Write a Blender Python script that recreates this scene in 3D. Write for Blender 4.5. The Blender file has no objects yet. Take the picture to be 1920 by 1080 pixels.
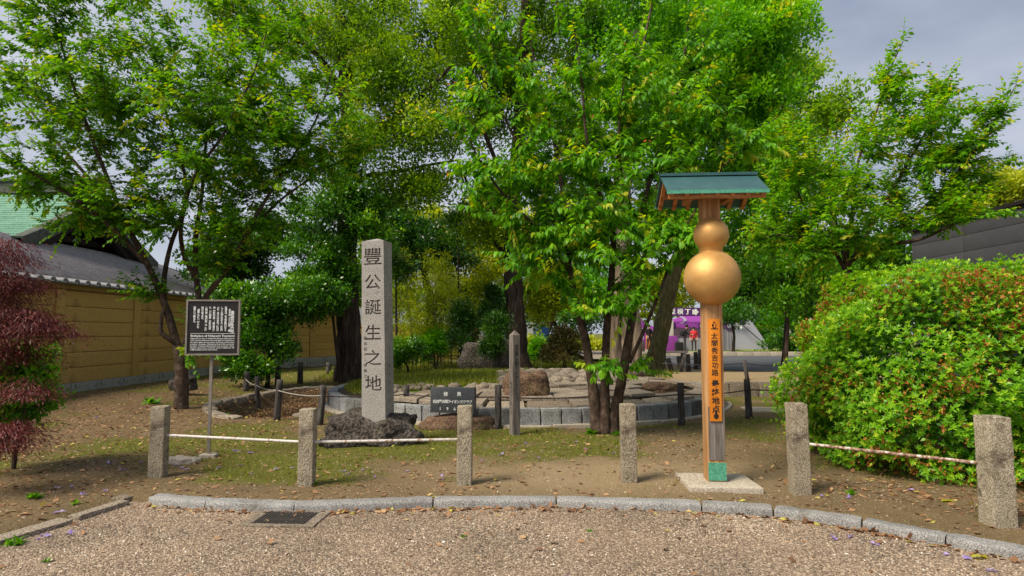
import bpy, bmesh, math, random
import numpy as np
from mathutils import Vector, Matrix, noise as mnoise

scene = bpy.context.scene
COL = scene.collection
R = math.radians
rng = np.random.default_rng(11)
random.seed(5)

# ------------------------------------------------------------------ camera
FOC, CAMZ, PITCH = 1200.0, 1.6, math.atan(82 / 1200.0)
cam_d = bpy.data.cameras.new('camera')
cam_d.sensor_width = 36.0
cam_d.lens = FOC / 1920 * 36.0
cam_d.clip_start = 0.05
cam_d.clip_end = 2000
cam = bpy.data.objects.new('camera', cam_d)
COL.objects.link(cam)
cam.location = (0, 0, CAMZ)
cam.rotation_euler = (math.pi / 2 + PITCH, 0, 0)
scene.camera = cam

# ------------------------------------------------------------------ light
SUN_DIR = Vector((-0.72, -0.52, 1.05)).normalized()       # towards the sun
SUN_EL = math.asin(SUN_DIR.z)
SUN_AZ = math.atan2(SUN_DIR.x, SUN_DIR.y)
sun_d = bpy.data.lights.new('sun', 'SUN')
sun_d.energy = 3.4
sun_d.angle = R(24)
sun_d.color = (1.0, 0.91, 0.74)
sun = bpy.data.objects.new('sun', sun_d)
COL.objects.link(sun)
sun.location = (-20, -10, 30)
sun.rotation_euler = (-SUN_DIR).to_track_quat('-Z', 'Y').to_euler()

world = bpy.data.worlds.new('World')
scene.world = world
world.use_nodes = True
wn, wl = world.node_tree.nodes, world.node_tree.links
wn.clear()
w_out = wn.new('ShaderNodeOutputWorld')
w_bg = wn.new('ShaderNodeBackground')
w_bg.inputs['Strength'].default_value = 0.1
w_sky = wn.new('ShaderNodeTexSky')
w_sky.sky_type = 'NISHITA'
w_sky.sun_disc = False
w_sky.sun_elevation = SUN_EL
w_sky.sun_rotation = SUN_AZ
w_tc = wn.new('ShaderNodeTexCoord')
w_map = wn.new('ShaderNodeMapping')
w_map.inputs['Scale'].default_value = (1.0, 1.0, 2.6)
w_map.inputs['Location'].default_value = (0.3, 0.9, 0.2)
w_noise = wn.new('ShaderNodeTexNoise')
w_noise.inputs['Scale'].default_value = 2.1
w_noise.inputs['Detail'].default_value = 7
w_noise.inputs['Roughness'].default_value = 0.52
w_noise.inputs['Distortion'].default_value = 0.35
w_ramp = wn.new('ShaderNodeValToRGB')
w_ramp.color_ramp.elements[0].position = 0.33
w_ramp.color_ramp.elements[0].color = (2.05, 2.35, 3.05, 1)
w_ramp.color_ramp.elements[1].position = 0.68
w_ramp.color_ramp.elements[1].color = (4.4, 4.5, 5.0, 1)
e = w_ramp.color_ramp.elements.new(0.5)
e.color = (2.95, 3.2, 3.85, 1)
w_mix = wn.new('ShaderNodeMix')
w_mix.data_type = 'RGBA'
w_mix.inputs[0].default_value = 0.9
wl.new(w_tc.outputs['Generated'], w_map.inputs['Vector'])
wl.new(w_map.outputs['Vector'], w_noise.inputs['Vector'])
wl.new(w_noise.outputs['Fac'], w_ramp.inputs['Fac'])
wl.new(w_sky.outputs['Color'], w_mix.inputs[6])
wl.new(w_ramp.outputs['Color'], w_mix.inputs[7])
wl.new(w_mix.outputs[2], w_bg.inputs['Color'])
wl.new(w_bg.outputs['Background'], w_out.inputs['Surface'])

scene.view_settings.view_transform = 'Standard'
scene.view_settings.look = 'None'
scene.view_settings.gamma = 1.0
scene.view_settings.exposure = 0.68
scene.view_settings.use_curve_mapping = False
scene.cycles.max_bounces = 8
scene.cycles.diffuse_bounces = 4
scene.cycles.glossy_bounces = 2
scene.cycles.transmission_bounces = 4
scene.cycles.use_denoising = True

# ------------------------------------------------------------------ survey helpers
_ct, _st = math.cos(PITCH), math.sin(PITCH)
def ray(px, py):
    a, b = (px - 960) / FOC, (540 - py) / FOC
    return Vector((a, _ct - b * _st, _st + b * _ct))
def P(px, py, z=0.05):
    """surveyed point of the place at height z"""
    d = ray(px, py)
    return Vector((0, 0, CAMZ)) + d * ((z - CAMZ) / d.z)
def W(px, py, Y):
    """surveyed point of the place at distance Y"""
    d = ray(px, py)
    return Vector((0, 0, CAMZ)) + d * (Y / d.y)

def srgb(r, g, b):
    f = lambda c: (c / 255 / 12.92) if c / 255 <= 0.04045 else ((c / 255 + 0.055) / 1.055) ** 2.4
    return (f(r), f(g), f(b), 1)

# ------------------------------------------------------------------ objects
def obj(name, me, m=None, parent=None, loc=(0, 0, 0), rot=(0, 0, 0), **props):
    if m is not None and not me.materials:
        me.materials.append(m)
    o = bpy.data.objects.new(name, me)
    COL.objects.link(o)
    o.location = loc
    o.rotation_euler = rot
    if parent is not None:
        o.parent = parent
    for k, v in props.items():
        o[k] = v
    return o
def thing(name, label, cat, loc=(0, 0, 0), rotz=0.0, group=None, rot=None):
    o = bpy.data.objects.new(name, None)
    COL.objects.link(o)
    o.empty_display_size = 0.1
    o.location = loc
    o.rotation_euler = rot if rot else (0, 0, rotz)
    o['label'] = label
    o['category'] = cat
    if group:
        o['group'] = group
    return o
def tag(o, label, cat, group=None):
    o['label'] = label
    o['category'] = cat
    if group:
        o['group'] = group
    return o

class MB:
    def __init__(s):
        s.v, s.f = [], []
    def add(s, v, f):
        n = len(s.v)
        s.v += [tuple(p) for p in v]
        s.f += [tuple(i + n for i in q) for q in f]
        return s
    def box(s, cx, cy, cz, sx, sy, sz, rz=0.0, rx=0.0, ry=0.0):
        M = Matrix.Rotation(rz, 3, 'Z') @ Matrix.Rotation(ry, 3, 'Y') @ Matrix.Rotation(rx, 3, 'X')
        vs = []
        for dz in (-.5, .5):
            for dx, dy in ((-.5, -.5), (.5, -.5), (.5, .5), (-.5, .5)):
                p = M @ Vector((dx * sx, dy * sy, dz * sz))
                vs.append((cx + p.x, cy + p.y, cz + p.z))
        return s.add(vs, [(3, 2, 1, 0), (4, 5, 6, 7), (0, 1, 5, 4), (1, 2, 6, 5), (2, 3, 7, 6), (3, 0, 4, 7)])
    def tube(s, pts, radii, n=6, cap=True):
        pts = [Vector(p) for p in pts]
        if not hasattr(radii, '__len__'):
            radii = [radii] * len(pts)
        vs, fs = [], []
        t = (pts[1] - pts[0]).normalized()
        ref = Vector((1, 0, 0)) if abs(t.x) < 0.8 else Vector((0, 1, 0))
        u = t.cross(ref).normalized()
        for i, p in enumerate(pts):
            if 0 < i < len(pts) - 1:
                t = (pts[i + 1] - pts[i - 1]).normalized()
            elif i:
                t = (pts[i] - pts[i - 1]).normalized()
            u = (u - t * u.dot(t)).normalized()
            w = t.cross(u)
            for k in range(n):
                a = 2 * math.pi * k / n
                vs.append(p + (u * math.cos(a) + w * math.sin(a)) * radii[i])
            if i:
                for k in range(n):
                    a0, b0 = (i - 1) * n + k, (i - 1) * n + (k + 1) % n
                    fs.append((a0, b0, b0 + n, a0 + n))
        if cap:
            fs.append(tuple(range(n - 1, -1, -1)))
            fs.append(tuple(range(len(vs) - n, len(vs))))
        return s.add(vs, fs)
    def lathe(s, prof, n=24, c=(0, 0, 0)):
        vs, fs = [], []
        for r, z in prof:
            for k in range(n):
                a = 2 * math.pi * k / n
                vs.append((c[0] + r * math.cos(a), c[1] + r * math.sin(a), c[2] + z))
        for i in range(len(prof) - 1):
            for k in range(n):
                a0, b0 = i * n + k, i * n + (k + 1) % n
                fs.append((a0, b0, b0 + n, a0 + n))
        fs.append(tuple(range(n - 1, -1, -1)))
        fs.append(tuple(range(len(vs) - n, len(vs))))
        return s.add(vs, fs)
    def mesh(s, name, smooth=False):
        me = bpy.data.meshes.new(name)
        me.from_pydata(s.v, [], s.f)
        me.update()
        if smooth:
            me.polygons.foreach_set('use_smooth', [True] * len(me.polygons))
        return me
    def build(s, name, m, parent=None, smooth=False, **kw):
        return obj(name, s.mesh(name, smooth), m, parent, **kw)

def stone_box(name, sx, sy, sz, bev=0.01, cuts=0, amp=0.0, scale=6.0, seed=0, segs=2, taper=1.0):
    """a bevelled block, origin at the middle of its underside, worn by noise"""
    bm = bmesh.new()
    bmesh.ops.create_cube(bm, size=1)
    for v in bm.verts:
        v.co = Vector((v.co.x * sx, v.co.y * sy, (v.co.z + .5) * sz))
        if v.co.z > sz * .5:
            v.co.x *= taper; v.co.y *= taper
    if cuts:
        bmesh.ops.subdivide_edges(bm, edges=bm.edges[:], cuts=cuts, use_grid_fill=True)
        bm.normal_update()
        sharp = [e for e in bm.edges if e.calc_face_angle(0) > 0.6]
    else:
        sharp = bm.edges[:]
    if bev:
        bmesh.ops.bevel(bm, geom=sharp, offset=bev, segments=segs, profile=0.6, affect='EDGES', clamp_overlap=True)
    if amp:
        bm.normal_update()
        off = Vector((seed * 3.7, seed * 1.3, seed * 2.1))
        for v in bm.verts:
            n = mnoise.fractal(v.co * scale + off, 1.0, 2.0, 3)
            v.co += v.normal * n * amp
    me = bpy.data.meshes.new(name)
    bm.to_mesh(me)
    bm.free()
    if amp or segs > 1:
        me.polygons.foreach_set('use_smooth', [True] * len(me.polygons))
        try:
            me.set_sharp_from_angle(angle=R(38))
        except Exception:
            pass
    return me

def rock_mesh(name, sx, sy, sz, sub=4, amp=0.35, scale=1.3, seed=0, flat=-0.25, ridged=False):
    bm = bmesh.new()
    bmesh.ops.create_icosphere(bm, subdivisions=sub, radius=1)
    off = Vector((seed * 5.1, seed * 2.7, seed * 1.9))
    for v in bm.verts:
        d = v.co.normalized()
        if ridged:
            n = mnoise.ridged_multi_fractal(d * scale + off, 1.0, 2.1, 5, 0.9, 2.0) * .5 - .6
        else:
            n = mnoise.fractal(d * scale + off, 0.8, 2.1, 5)
        # square the sphere up a little so that it reads as a boulder
        m = max(abs(d.x), abs(d.y), abs(d.z))
        q = d * (0.55 + 0.45 / max(m, .6) * .8)
        q = q * (1 + amp * n)
        q.z = max(q.z, flat)
        v.co = Vector((q.x * sx, q.y * sy, (q.z - flat) * sz))
    me = bpy.data.meshes.new(name)
    bm.to_mesh(me)
    bm.free()
    me.polygons.foreach_set('use_smooth', [True] * len(me.polygons))
    return me

def text_mesh(body, size=1.0, spacing=1.0, line=1.0, align='CENTER', offset=0.0, extrude=0.0):
    cu = bpy.data.curves.new('lettering', 'FONT')
    cu.body = body
    cu.size = size
    cu.space_character = spacing
    cu.space_line = line
    cu.align_x = align
    cu.align_y = 'CENTER'
    cu.offset = offset
    cu.extrude = extrude
    cu.resolution_u = 3
    o = bpy.data.objects.new('lettering_source', cu)
    COL.objects.link(o)
    me = bpy.data.meshes.new_from_object(o.evaluated_get(bpy.context.evaluated_depsgraph_get()))
    bpy.data.objects.remove(o)
    return me
def xform(me, M):
    me.transform(M)
    return me
UPRIGHT = Matrix.Rotation(math.pi / 2, 4, 'X')      # text lying in XY stands up facing -Y

# ------------------------------------------------------------------ materials
def new_mat(name):
    m = bpy.data.materials.new(name)
    m.use_nodes = True
    nt = m.node_tree
    return m, nt.nodes, nt.links, nt.nodes['Principled BSDF']
def plain(name, col, rough=0.6, metal=0.0, spec=0.4):
    m, n, l, b = new_mat(name)
    b.inputs['Base Color'].default_value = col if len(col) == 4 else (*col, 1)
    b.inputs['Roughness'].default_value = rough
    b.inputs['Metallic'].default_value = metal
    b.inputs['Specular IOR Level'].default_value = spec
    return m
def ramp(n, stops):
    r = n.new('ShaderNodeValToRGB')
    els = r.color_ramp.elements
    while len(els) < len(stops):
        els.new(0.5)
    for e_, (p, c) in zip(els, stops):
        e_.position = p
        e_.color = c if len(c) == 4 else (*c, 1)
    return r
def noise(n, l, scale, detail=5, rough=0.6, vec=None, dist=0.0):
    t = n.new('ShaderNodeTexNoise')
    t.inputs['Scale'].default_value = scale
    t.inputs['Detail'].default_value = detail
    t.inputs['Roughness'].default_value = rough
    t.inputs['Distortion'].default_value = dist
    if vec is not None:
        l.new(vec, t.inputs['Vector'])
    return t
def mixc(n, l, fac, a, b, mode='MIX'):
    x = n.new('ShaderNodeMix')
    x.data_type = 'RGBA'
    x.blend_type = mode
    for i, s in ((0, fac), (6, a), (7, b)):
        if hasattr(s, 'is_linked'):
            l.new(s, x.inputs[i])
        elif i == 0:
            x.inputs[0].default_value = s
        else:
            x.inputs[i].default_value = s if len(s) == 4 else (*s, 1)
    return x.outputs[2]
def coords(n, l, scale=(1, 1, 1), world=False):
    if world:
        g = n.new('ShaderNodeNewGeometry')
        src = g.outputs['Position']
    else:
        tc = n.new('ShaderNodeTexCoord')
        src = tc.outputs['Object']
    mp = n.new('ShaderNodeMapping')
    mp.inputs['Scale'].default_value = scale
    l.new(src, mp.inputs['Vector'])
    return mp.outputs['Vector']
def bump(n, l, b, height, strength=0.5, dist=0.02):
    bp = n.new('ShaderNodeBump')
    bp.inputs['Strength'].default_value = strength
    bp.inputs['Distance'].default_value = dist
    l.new(height, bp.inputs['Height'])
    l.new(bp.outputs['Normal'], b.inputs['Normal'])
def patchy(name, stops, scale=8, speck=None, speck_scale=120, rough=0.85, bump_s=0.4, bump_d=0.01, stretch=(1, 1, 1), world=False, vary=0.0, detail=6, spec=0.3, lichen=None):
    """stone / earth / wood: a colour ramp on noise, optional specks, relief"""
    m, n, l, b = new_mat(name)
    v = coords(n, l, stretch, world)
    a = noise(n, l, scale, detail, 0.62, v)
    r = ramp(n, stops)
    l.new(a.outputs['Fac'], r.inputs['Fac'])
    c = r.outputs['Color']
    h = a.outputs['Fac']
    if speck:
        s = noise(n, l, speck_scale, 2, 0.5, v)
        sr = ramp(n, [(0.38, (0, 0, 0, 1)), (0.66, (1, 1, 1, 1))])
        l.new(s.outputs['Fac'], sr.inputs['Fac'])
        c = mixc(n, l, sr.outputs['Color'], mixc(n, l, 0.55, c, speck[0]), mixc(n, l, 0.5, c, speck[1]))
        h = s.outputs['Fac']
    if lichen:
        s2 = noise(n, l, lichen[1], 6, 0.7, v, 0.6)
        s3 = ramp(n, [(lichen[2], (0, 0, 0, 1)), (min(1, lichen[2] + 0.12), (1, 1, 1, 1))])
        l.new(s2.outputs['Fac'], s3.inputs['Fac'])
        c = mixc(n, l, s3.outputs['Color'], c, lichen[0])
    if vary:
        oi = n.new('ShaderNodeObjectInfo')
        vr = ramp(n, [(0.0, (1 - vary, 1 - vary * 1.08, 1 - vary * 1.2, 1)), (0.5, (1, 1, 1, 1)), (1.0, (1 + vary * .6, 1 + vary * .6, 1 + vary * .55, 1))])
        l.new(oi.outputs['Random'], vr.inputs['Fac'])
        c = mixc(n, l, 1.0, c, vr.outputs['Color'], 'MULTIPLY')
    l.new(c, b.inputs['Base Color'])
    b.inputs['Roughness'].default_value = rough
    b.inputs['Specular IOR Level'].default_value = spec
    bump(n, l, b, h, bump_s, bump_d)
    return m

def leaf_mat(name, stops, trans=0.46, rough=0.42, glow=1.5, spec=0.35):
    m, n, l, b = new_mat(name)
    at = n.new('ShaderNodeAttribute')
    at.attribute_name = 'tint'
    r = ramp(n, stops)
    l.new(at.outputs['Fac'], r.inputs['Fac'])
    l.new(r.outputs['Color'], b.inputs['Base Color'])
    b.inputs['Roughness'].default_value = rough
    b.inputs['Specular IOR Level'].default_value = spec
    tr = n.new('ShaderNodeBsdfTranslucent')
    hs = n.new('ShaderNodeHueSaturation')
    hs.inputs['Hue'].default_value = 0.485
    hs.inputs['Saturation'].default_value = 1.1
    hs.inputs['Value'].default_value = glow
    l.new(r.outputs['Color'], hs.inputs['Color'])
    l.new(hs.outputs['Color'], tr.inputs['Color'])
    mx = n.new('ShaderNodeMixShader')
    mx.inputs[0].default_value = trans
    l.new(b.outputs['BSDF'], mx.inputs[1])
    l.new(tr.outputs['BSDF'], mx.inputs[2])
    l.new(mx.outputs['Shader'], n['Material Output'].inputs['Surface'])
    return m

M = {}
M['granite'] = patchy('weathered_granite', [(0.3, srgb(112, 108, 102)), (0.5, srgb(160, 155, 147)), (0.72, srgb(188, 184, 176))], 7,
                      (srgb(70, 68, 66), srgb(225, 222, 216)), 90, 0.9, 0.5, 0.006, lichen=(srgb(92, 84, 66), 5.0, 0.56))
M['granite_clean'] = patchy('kerb_granite', [(0.3, srgb(100, 98, 96)), (0.7, srgb(154, 152, 150))], 5,
                            (srgb(64, 63, 62), srgb(200, 198, 196)), 110, 0.85, 0.5, 0.006, lichen=(srgb(100, 92, 78), 3.0, 0.6), vary=.1)
M['granite_post'] = patchy('post_granite', [(0.3, srgb(116, 103, 80)), (0.55, srgb(156, 141, 112)), (0.75, srgb(176, 164, 138))], 6,
                           (srgb(76, 68, 58), srgb(215, 206, 190)), 95, 0.92, 0.7, 0.008, lichen=(srgb(70, 58, 45), 3.2, 0.50), vary=.14)
M['granite_stele'] = patchy('stele_granite', [(0.3, srgb(128, 124, 120)), (0.7, srgb(172, 166, 160))], 4,
                            (srgb(96, 92, 88), srgb(206, 201, 195)), 80, 0.9, 0.45, 0.005, lichen=(srgb(104, 98, 84), 2.6, 0.6))
M['wall_block'] = patchy('wall_block_stone', [(0.3, srgb(88, 88, 90)), (0.55, srgb(140, 140, 141)), (0.75, srgb(182, 181, 179))], 5,
                         (srgb(66, 68, 72), srgb(190, 190, 190)), 70, 0.9, 0.8, 0.012, lichen=(srgb(84, 68, 56), 3.4, 0.54), vary=.45)
M['paving'] = patchy('paving_stone', [(0.3, srgb(84, 72, 60)), (0.55, srgb(120, 104, 88)), (0.75, srgb(148, 134, 118))], 4,
                     (srgb(92, 80, 68), srgb(206, 194, 178)), 60, 0.92, 0.7, 0.012, lichen=(srgb(96, 88, 62), 2.6, 0.58), vary=.3)
M['dark_rock'] = patchy('dark_lava_rock', [(0.3, srgb(30, 27, 26)), (0.52, srgb(62, 56, 52)), (0.75, srgb(104, 96, 88))], 5,
                        (srgb(32, 29, 27), srgb(122, 112, 102)), 26, 0.95, 1.0, 0.05, lichen=(srgb(70, 74, 44), 3.0, 0.6))
M['brown_rock'] = patchy('brown_rock', [(0.3, srgb(60, 44, 34)), (0.55, srgb(104, 80, 62)), (0.75, srgb(140, 118, 96))], 4,
                         (srgb(46, 34, 28), srgb(140, 112, 90)), 30, 0.92, 0.8, 0.02, lichen=(srgb(74, 78, 36), 3.5, 0.55))
M['black_granite'] = patchy('polished_black_granite', [(0.3, srgb(44, 48, 52)), (0.7, srgb(74, 78, 82))], 3,
                            (srgb(34, 36, 40), srgb(104, 108, 112)), 150, 0.45, 0.1, 0.002)
M['concrete'] = patchy('pale_concrete', [(0.3, srgb(150, 138, 122)), (0.7, srgb(196, 184, 166))], 4,
                       (srgb(128, 116, 102), srgb(214, 204, 188)), 60, 0.92, 0.4, 0.006)
M['log'] = patchy('weathered_log', [(0.3, srgb(38, 35, 34)), (0.55, srgb(78, 73, 70)), (0.75, srgb(122, 115, 108))], 12,
                  None, rough=0.92, bump_s=0.9, bump_d=0.01, stretch=(2.5, 2.5, .35))
M['grey_wood'] = patchy('grey_timber', [(0.3, srgb(72, 66, 62)), (0.55, srgb(122, 114, 108)), (0.75, srgb(156, 148, 142))], 14,
                        None, rough=0.9, bump_s=0.5, bump_d=0.006, stretch=(3, 3, .18))
M['post_wood'] = patchy('cedar_post', [(0.28, srgb(116, 78, 46)), (0.5, srgb(180, 134, 88)), (0.75, srgb(212, 172, 122))], 10,
                        None, rough=0.75, bump_s=0.35, bump_d=0.004, stretch=(3.5, 3.5, .16))
M['frame_wood'] = patchy('roof_timber', [(0.28, srgb(122, 74, 40)), (0.5, srgb(176, 116, 68)), (0.75, srgb(204, 146, 94))], 8,
                         None, rough=0.75, bump_s=0.3, bump_d=0.004, stretch=(.3, 3, 3))
M['plaque'] = patchy('orange_plaque', [(0.3, srgb(196, 112, 18)), (0.7, srgb(224, 140, 40))], 9, None, rough=0.5, bump_s=0.2, bump_d=0.003, stretch=(3, 3, .2))
M['teal'] = patchy('teal_copper', [(0.3, srgb(62, 138, 112)), (0.7, srgb(86, 166, 138))], 6, (srgb(56, 120, 98), srgb(110, 180, 154)), 70, 0.55, 0.1, 0.002)
M['teal_roof'] = patchy('teal_sheet_roof', [(0.3, srgb(40, 74, 76)), (0.7, srgb(62, 98, 98))], 3, None, rough=0.45, bump_s=0.05, bump_d=0.002)
M['ink'] = plain('black_ink', srgb(34, 28, 24), 0.6)
M['ink_soft'] = plain('faded_ink', srgb(58, 52, 52), 0.8)
M['white_paint'] = plain('white_letter_paint', srgb(228, 228, 226), 0.6)
M['sign_black'] = plain('sign_black', srgb(34, 29, 29), 0.5)
M['steel'] = patchy('dull_steel', [(0.3, srgb(120, 112, 104)), (0.7, srgb(150, 142, 132))], 6, None, rough=0.5, bump_s=0.1, bump_d=0.002)
M['groove'] = patchy('letter_grime_shade', [(0.3, srgb(66, 60, 55)), (0.7, srgb(98, 92, 86))], 9, None, rough=0.95, bump_s=0.3, bump_d=0.004)  # grime of the carved strokes, with the shade of the cut in its colour
M['rope'] = plain('dark_rope', srgb(58, 52, 50), 0.9)
M['rope_pale'] = plain('pale_rope', srgb(150, 144, 138), 0.9)
M['iron'] = patchy('grate_iron', [(0.3, srgb(48, 44, 42)), (0.7, srgb(88, 82, 78))], 12, None, rough=0.7, bump_s=0.4, bump_d=0.004, lichen=(srgb(140, 128, 112), 14, 0.64))
M['asphalt'] = patchy('asphalt', [(0.3, srgb(66, 68, 72)), (0.7, srgb(92, 94, 98))], 3, (srgb(54, 55, 58), srgb(110, 112, 116)), 60, 0.9, 0.3, 0.004)
M['yellow_wall'] = patchy('ochre_render', [(0.3, srgb(190, 148, 82)), (0.7, srgb(214, 174, 104))], 1.5, (srgb(174, 134, 72), srgb(224, 186, 116)), 60, 0.92, 0.35, 0.006, lichen=(srgb(150, 120, 74), 0.9, 0.55), vary=.08)
M['wall_trim'] = patchy('ochre_trim', [(0.3, srgb(158, 126, 76)), (0.7, srgb(186, 152, 98))], 2, None, rough=0.9, bump_s=0.2, bump_d=0.005)
M['tile'] = patchy('grey_roof_tile', [(0.3, srgb(92, 92, 98)), (0.7, srgb(146, 146, 152))], 5, None, rough=0.55, bump_s=0.3, bump_d=0.006)
M['grey_roof'] = patchy('grey_shingle_roof', [(0.3, srgb(120, 114, 120)), (0.5, srgb(156, 149, 154)), (0.72, srgb(190, 182, 186))], 2.2, (srgb(110, 105, 112), srgb(190, 182, 186)), 14, 0.5, 0.3, 0.01, stretch=(1, 2.2, 1))
M['copper'] = patchy('verdigris_copper', [(0.28, srgb(70, 116, 96)), (0.5, srgb(102, 150, 127)), (0.75, srgb(136, 176, 152))], 1.6, (srgb(76, 120, 100), srgb(146, 182, 160)), 18, 0.65, 0.2, 0.005, stretch=(1, 2, 2))
M['dark_wood'] = patchy('dark_temple_wood', [(0.3, srgb(30, 24, 22)), (0.7, srgb(62, 50, 44))], 6, None, rough=0.85, bump_s=0.4, bump_d=0.01, stretch=(1, 1, .4))
M['verge'] = patchy('weathered_verge', [(0.3, srgb(58, 62, 56)), (0.7, srgb(96, 100, 90))], 6, None, rough=0.8, bump_s=0.3, bump_d=0.01)
M['plaster_orn'] = plain('pale_ornament', srgb(150, 132, 112), 0.8)
M['dark_clad'] = patchy('charcoal_cladding', [(0.3, srgb(58, 58, 64)), (0.7, srgb(78, 78, 84))], 2, (srgb(52, 52, 58), srgb(92, 92, 98)), 40, 0.7, 0.15, 0.004)
def canvas(name, col, trans=.45):
    m, n, l, b = new_mat(name)
    b.inputs['Base Color'].default_value = col
    b.inputs['Roughness'].default_value = .75
    tr = n.new('ShaderNodeBsdfTranslucent'); tr.inputs['Color'].default_value = col
    mx = n.new('ShaderNodeMixShader'); mx.inputs[0].default_value = trans
    l.new(b.outputs['BSDF'], mx.inputs[1]); l.new(tr.outputs['BSDF'], mx.inputs[2])
    l.new(mx.outputs['Shader'], n['Material Output'].inputs['Surface'])
    return m
M['purple'] = canvas('purple_canvas', srgb(166, 74, 178), .35)
M['deep_purple'] = plain('deep_purple_canvas', srgb(82, 36, 104), 0.7)
M['white_canvas'] = canvas('white_canvas', srgb(186, 186, 196))
M['grey_canvas'] = canvas('grey_canvas', srgb(176, 166, 166))
M['red_cloth'] = plain('red_cloth', srgb(196, 34, 44), 0.7)
M['blue_paint'] = plain('blue_paint', srgb(24, 66, 120), 0.6)
M['black_cloth'] = plain('black_cloth', srgb(30, 30, 34), 0.85)
M['dark_trousers'] = plain('dark_trousers', srgb(58, 52, 56), 0.85)
M['skin'] = plain('skin', srgb(196, 150, 122), 0.55)
M['hair'] = plain('hair', srgb(24, 20, 20), 0.6)
M['orange_board'] = plain('orange_board', srgb(222, 132, 62), 0.7)
M['pale_board'] = plain('pale_board', srgb(200, 190, 178), 0.7)

def gold():
    m, n, l, b = new_mat('brushed_gold_paint')
    v = coords(n, l)
    a = noise(n, l, 3.5, 6, 0.65, v)
    r = ramp(n, [(0.3, srgb(190, 142, 78)), (0.7, srgb(220, 174, 108))])
    l.new(a.outputs['Fac'], r.inputs['Fac'])
    l.new(r.outputs['Color'], b.inputs['Base Color'])
    b.inputs['Metallic'].default_value = 0.5
    rr = ramp(n, [(0.3, (.46, .46, .46, 1)), (0.7, (.62, .62, .62, 1))])
    a2 = noise(n, l, 9, 5, 0.7, v)
    l.new(a2.outputs['Fac'], rr.inputs['Fac'])
    l.new(rr.outputs['Color'], b.inputs['Roughness'])
    bump(n, l, b, a.outputs['Fac'], 0.16, 0.03)
    return m
M['gold'] = gold()

def rusty_pipe():
    m, n, l, b = new_mat('rusty_white_pipe')
    v = coords(n, l)
    a = noise(n, l, 26, 6, 0.7, v)
    a2 = noise(n, l, 3, 3, 0.6, v)
    at = n.new('ShaderNodeObjectInfo')
    mth = n.new('ShaderNodeMath'); mth.operation = 'MULTIPLY_ADD'
    l.new(a2.outputs['Fac'], mth.inputs[0]); mth.inputs[1].default_value = 0.3
    l.new(a.outputs['Fac'], mth.inputs[2])
    r = ramp(n, [(0.62, srgb(200, 196, 190)), (0.72, srgb(150, 116, 88)), (0.82, srgb(92, 66, 50))])
    # the farther right rail is rustier: object colour alpha shifts the ramp
    sh = n.new('ShaderNodeMath'); sh.operation = 'ADD'
    l.new(mth.outputs[0], sh.inputs[0]); l.new(at.outputs['Alpha'], sh.inputs[1])
    sb = n.new('ShaderNodeMath'); sb.operation = 'SUBTRACT'
    l.new(sh.outputs[0], sb.inputs[0]); sb.inputs[1].default_value = 1.0
    l.new(sb.outputs[0], r.inputs['Fac'])
    l.new(r.outputs['Color'], b.inputs['Base Color'])
    b.inputs['Roughness'].default_value = 0.6
    bump(n, l, b, a.outputs['Fac'], 0.4, 0.004)
    return m
M['pipe'] = rusty_pipe()

def bark(name, c0, c1, c2, zs=0.25, sc=9, bd=0.03, moss=None):
    return patchy(name, [(0.3, c0), (0.52, c1), (0.75, c2)], sc, None, rough=0.95, bump_s=1.0, bump_d=bd, stretch=(1.6, 1.6, zs), detail=8, lichen=moss)
M['bark_cherry'] = bark('cherry_bark', srgb(40, 30, 25), srgb(78, 62, 52), srgb(120, 102, 88), 1.2, 7, 0.02)
M['bark_dark'] = bark('camphor_bark', srgb(30, 24, 20), srgb(62, 50, 42), srgb(104, 88, 74), 0.25, 7, 0.05)
M['bark_pale'] = bark('pale_twisted_bark', srgb(66, 54, 46), srgb(124, 108, 92), srgb(168, 150, 132), 0.2, 6, 0.06)
M['bark_moss'] = bark('mossy_bark', srgb(66, 60, 40), srgb(112, 102, 68), srgb(150, 138, 100), 0.4, 7, 0.04, (srgb(84, 92, 44), 5, 0.52))
M['stem_pale'] = plain('pale_stem', srgb(124, 104, 80), 0.85)

G = lambda r, g, b: srgb(r, g, b)
M['leaf_cherry'] = leaf_mat('cherry_leaves', [(0.0, G(43, 87, 12)), (0.45, G(76, 136, 17)), (0.8, G(121, 180, 24)), (0.95, G(173, 174, 48)), (0.99, G(176, 104, 66))])
M['leaf_cherry_bright'] = leaf_mat('young_cherry_leaves', [(0.0, G(46, 100, 12)), (0.45, G(85, 150, 20)), (0.8, G(131, 189, 28)), (0.95, G(198, 191, 59)), (0.99, G(190, 120, 70))])
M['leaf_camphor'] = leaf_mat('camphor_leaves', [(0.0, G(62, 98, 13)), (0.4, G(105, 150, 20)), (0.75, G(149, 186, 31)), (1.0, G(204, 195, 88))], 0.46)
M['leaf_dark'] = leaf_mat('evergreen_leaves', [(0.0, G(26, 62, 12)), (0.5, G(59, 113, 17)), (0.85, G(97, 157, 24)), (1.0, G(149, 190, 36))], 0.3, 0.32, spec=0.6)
M['leaf_ginkgo'] = leaf_mat('bright_green_leaves', [(0.0, G(51, 114, 11)), (0.45, G(93, 164, 16)), (0.8, G(134, 198, 22)), (1.0, G(204, 203, 59))], 0.45)
M['leaf_lime'] = leaf_mat('lime_leaves', [(0.0, G(99, 126, 11)), (0.5, G(159, 176, 18)), (1.0, G(204, 206, 80))], 0.4)
M['leaf_azalea'] = leaf_mat('azalea_leaves', [(0.0, G(58, 112, 16)), (0.45, G(104, 164, 26)), (0.8, G(154, 198, 40)), (0.93, G(200, 212, 62)), (0.985, G(220, 182, 58))], 0.4, 0.4)
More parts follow.
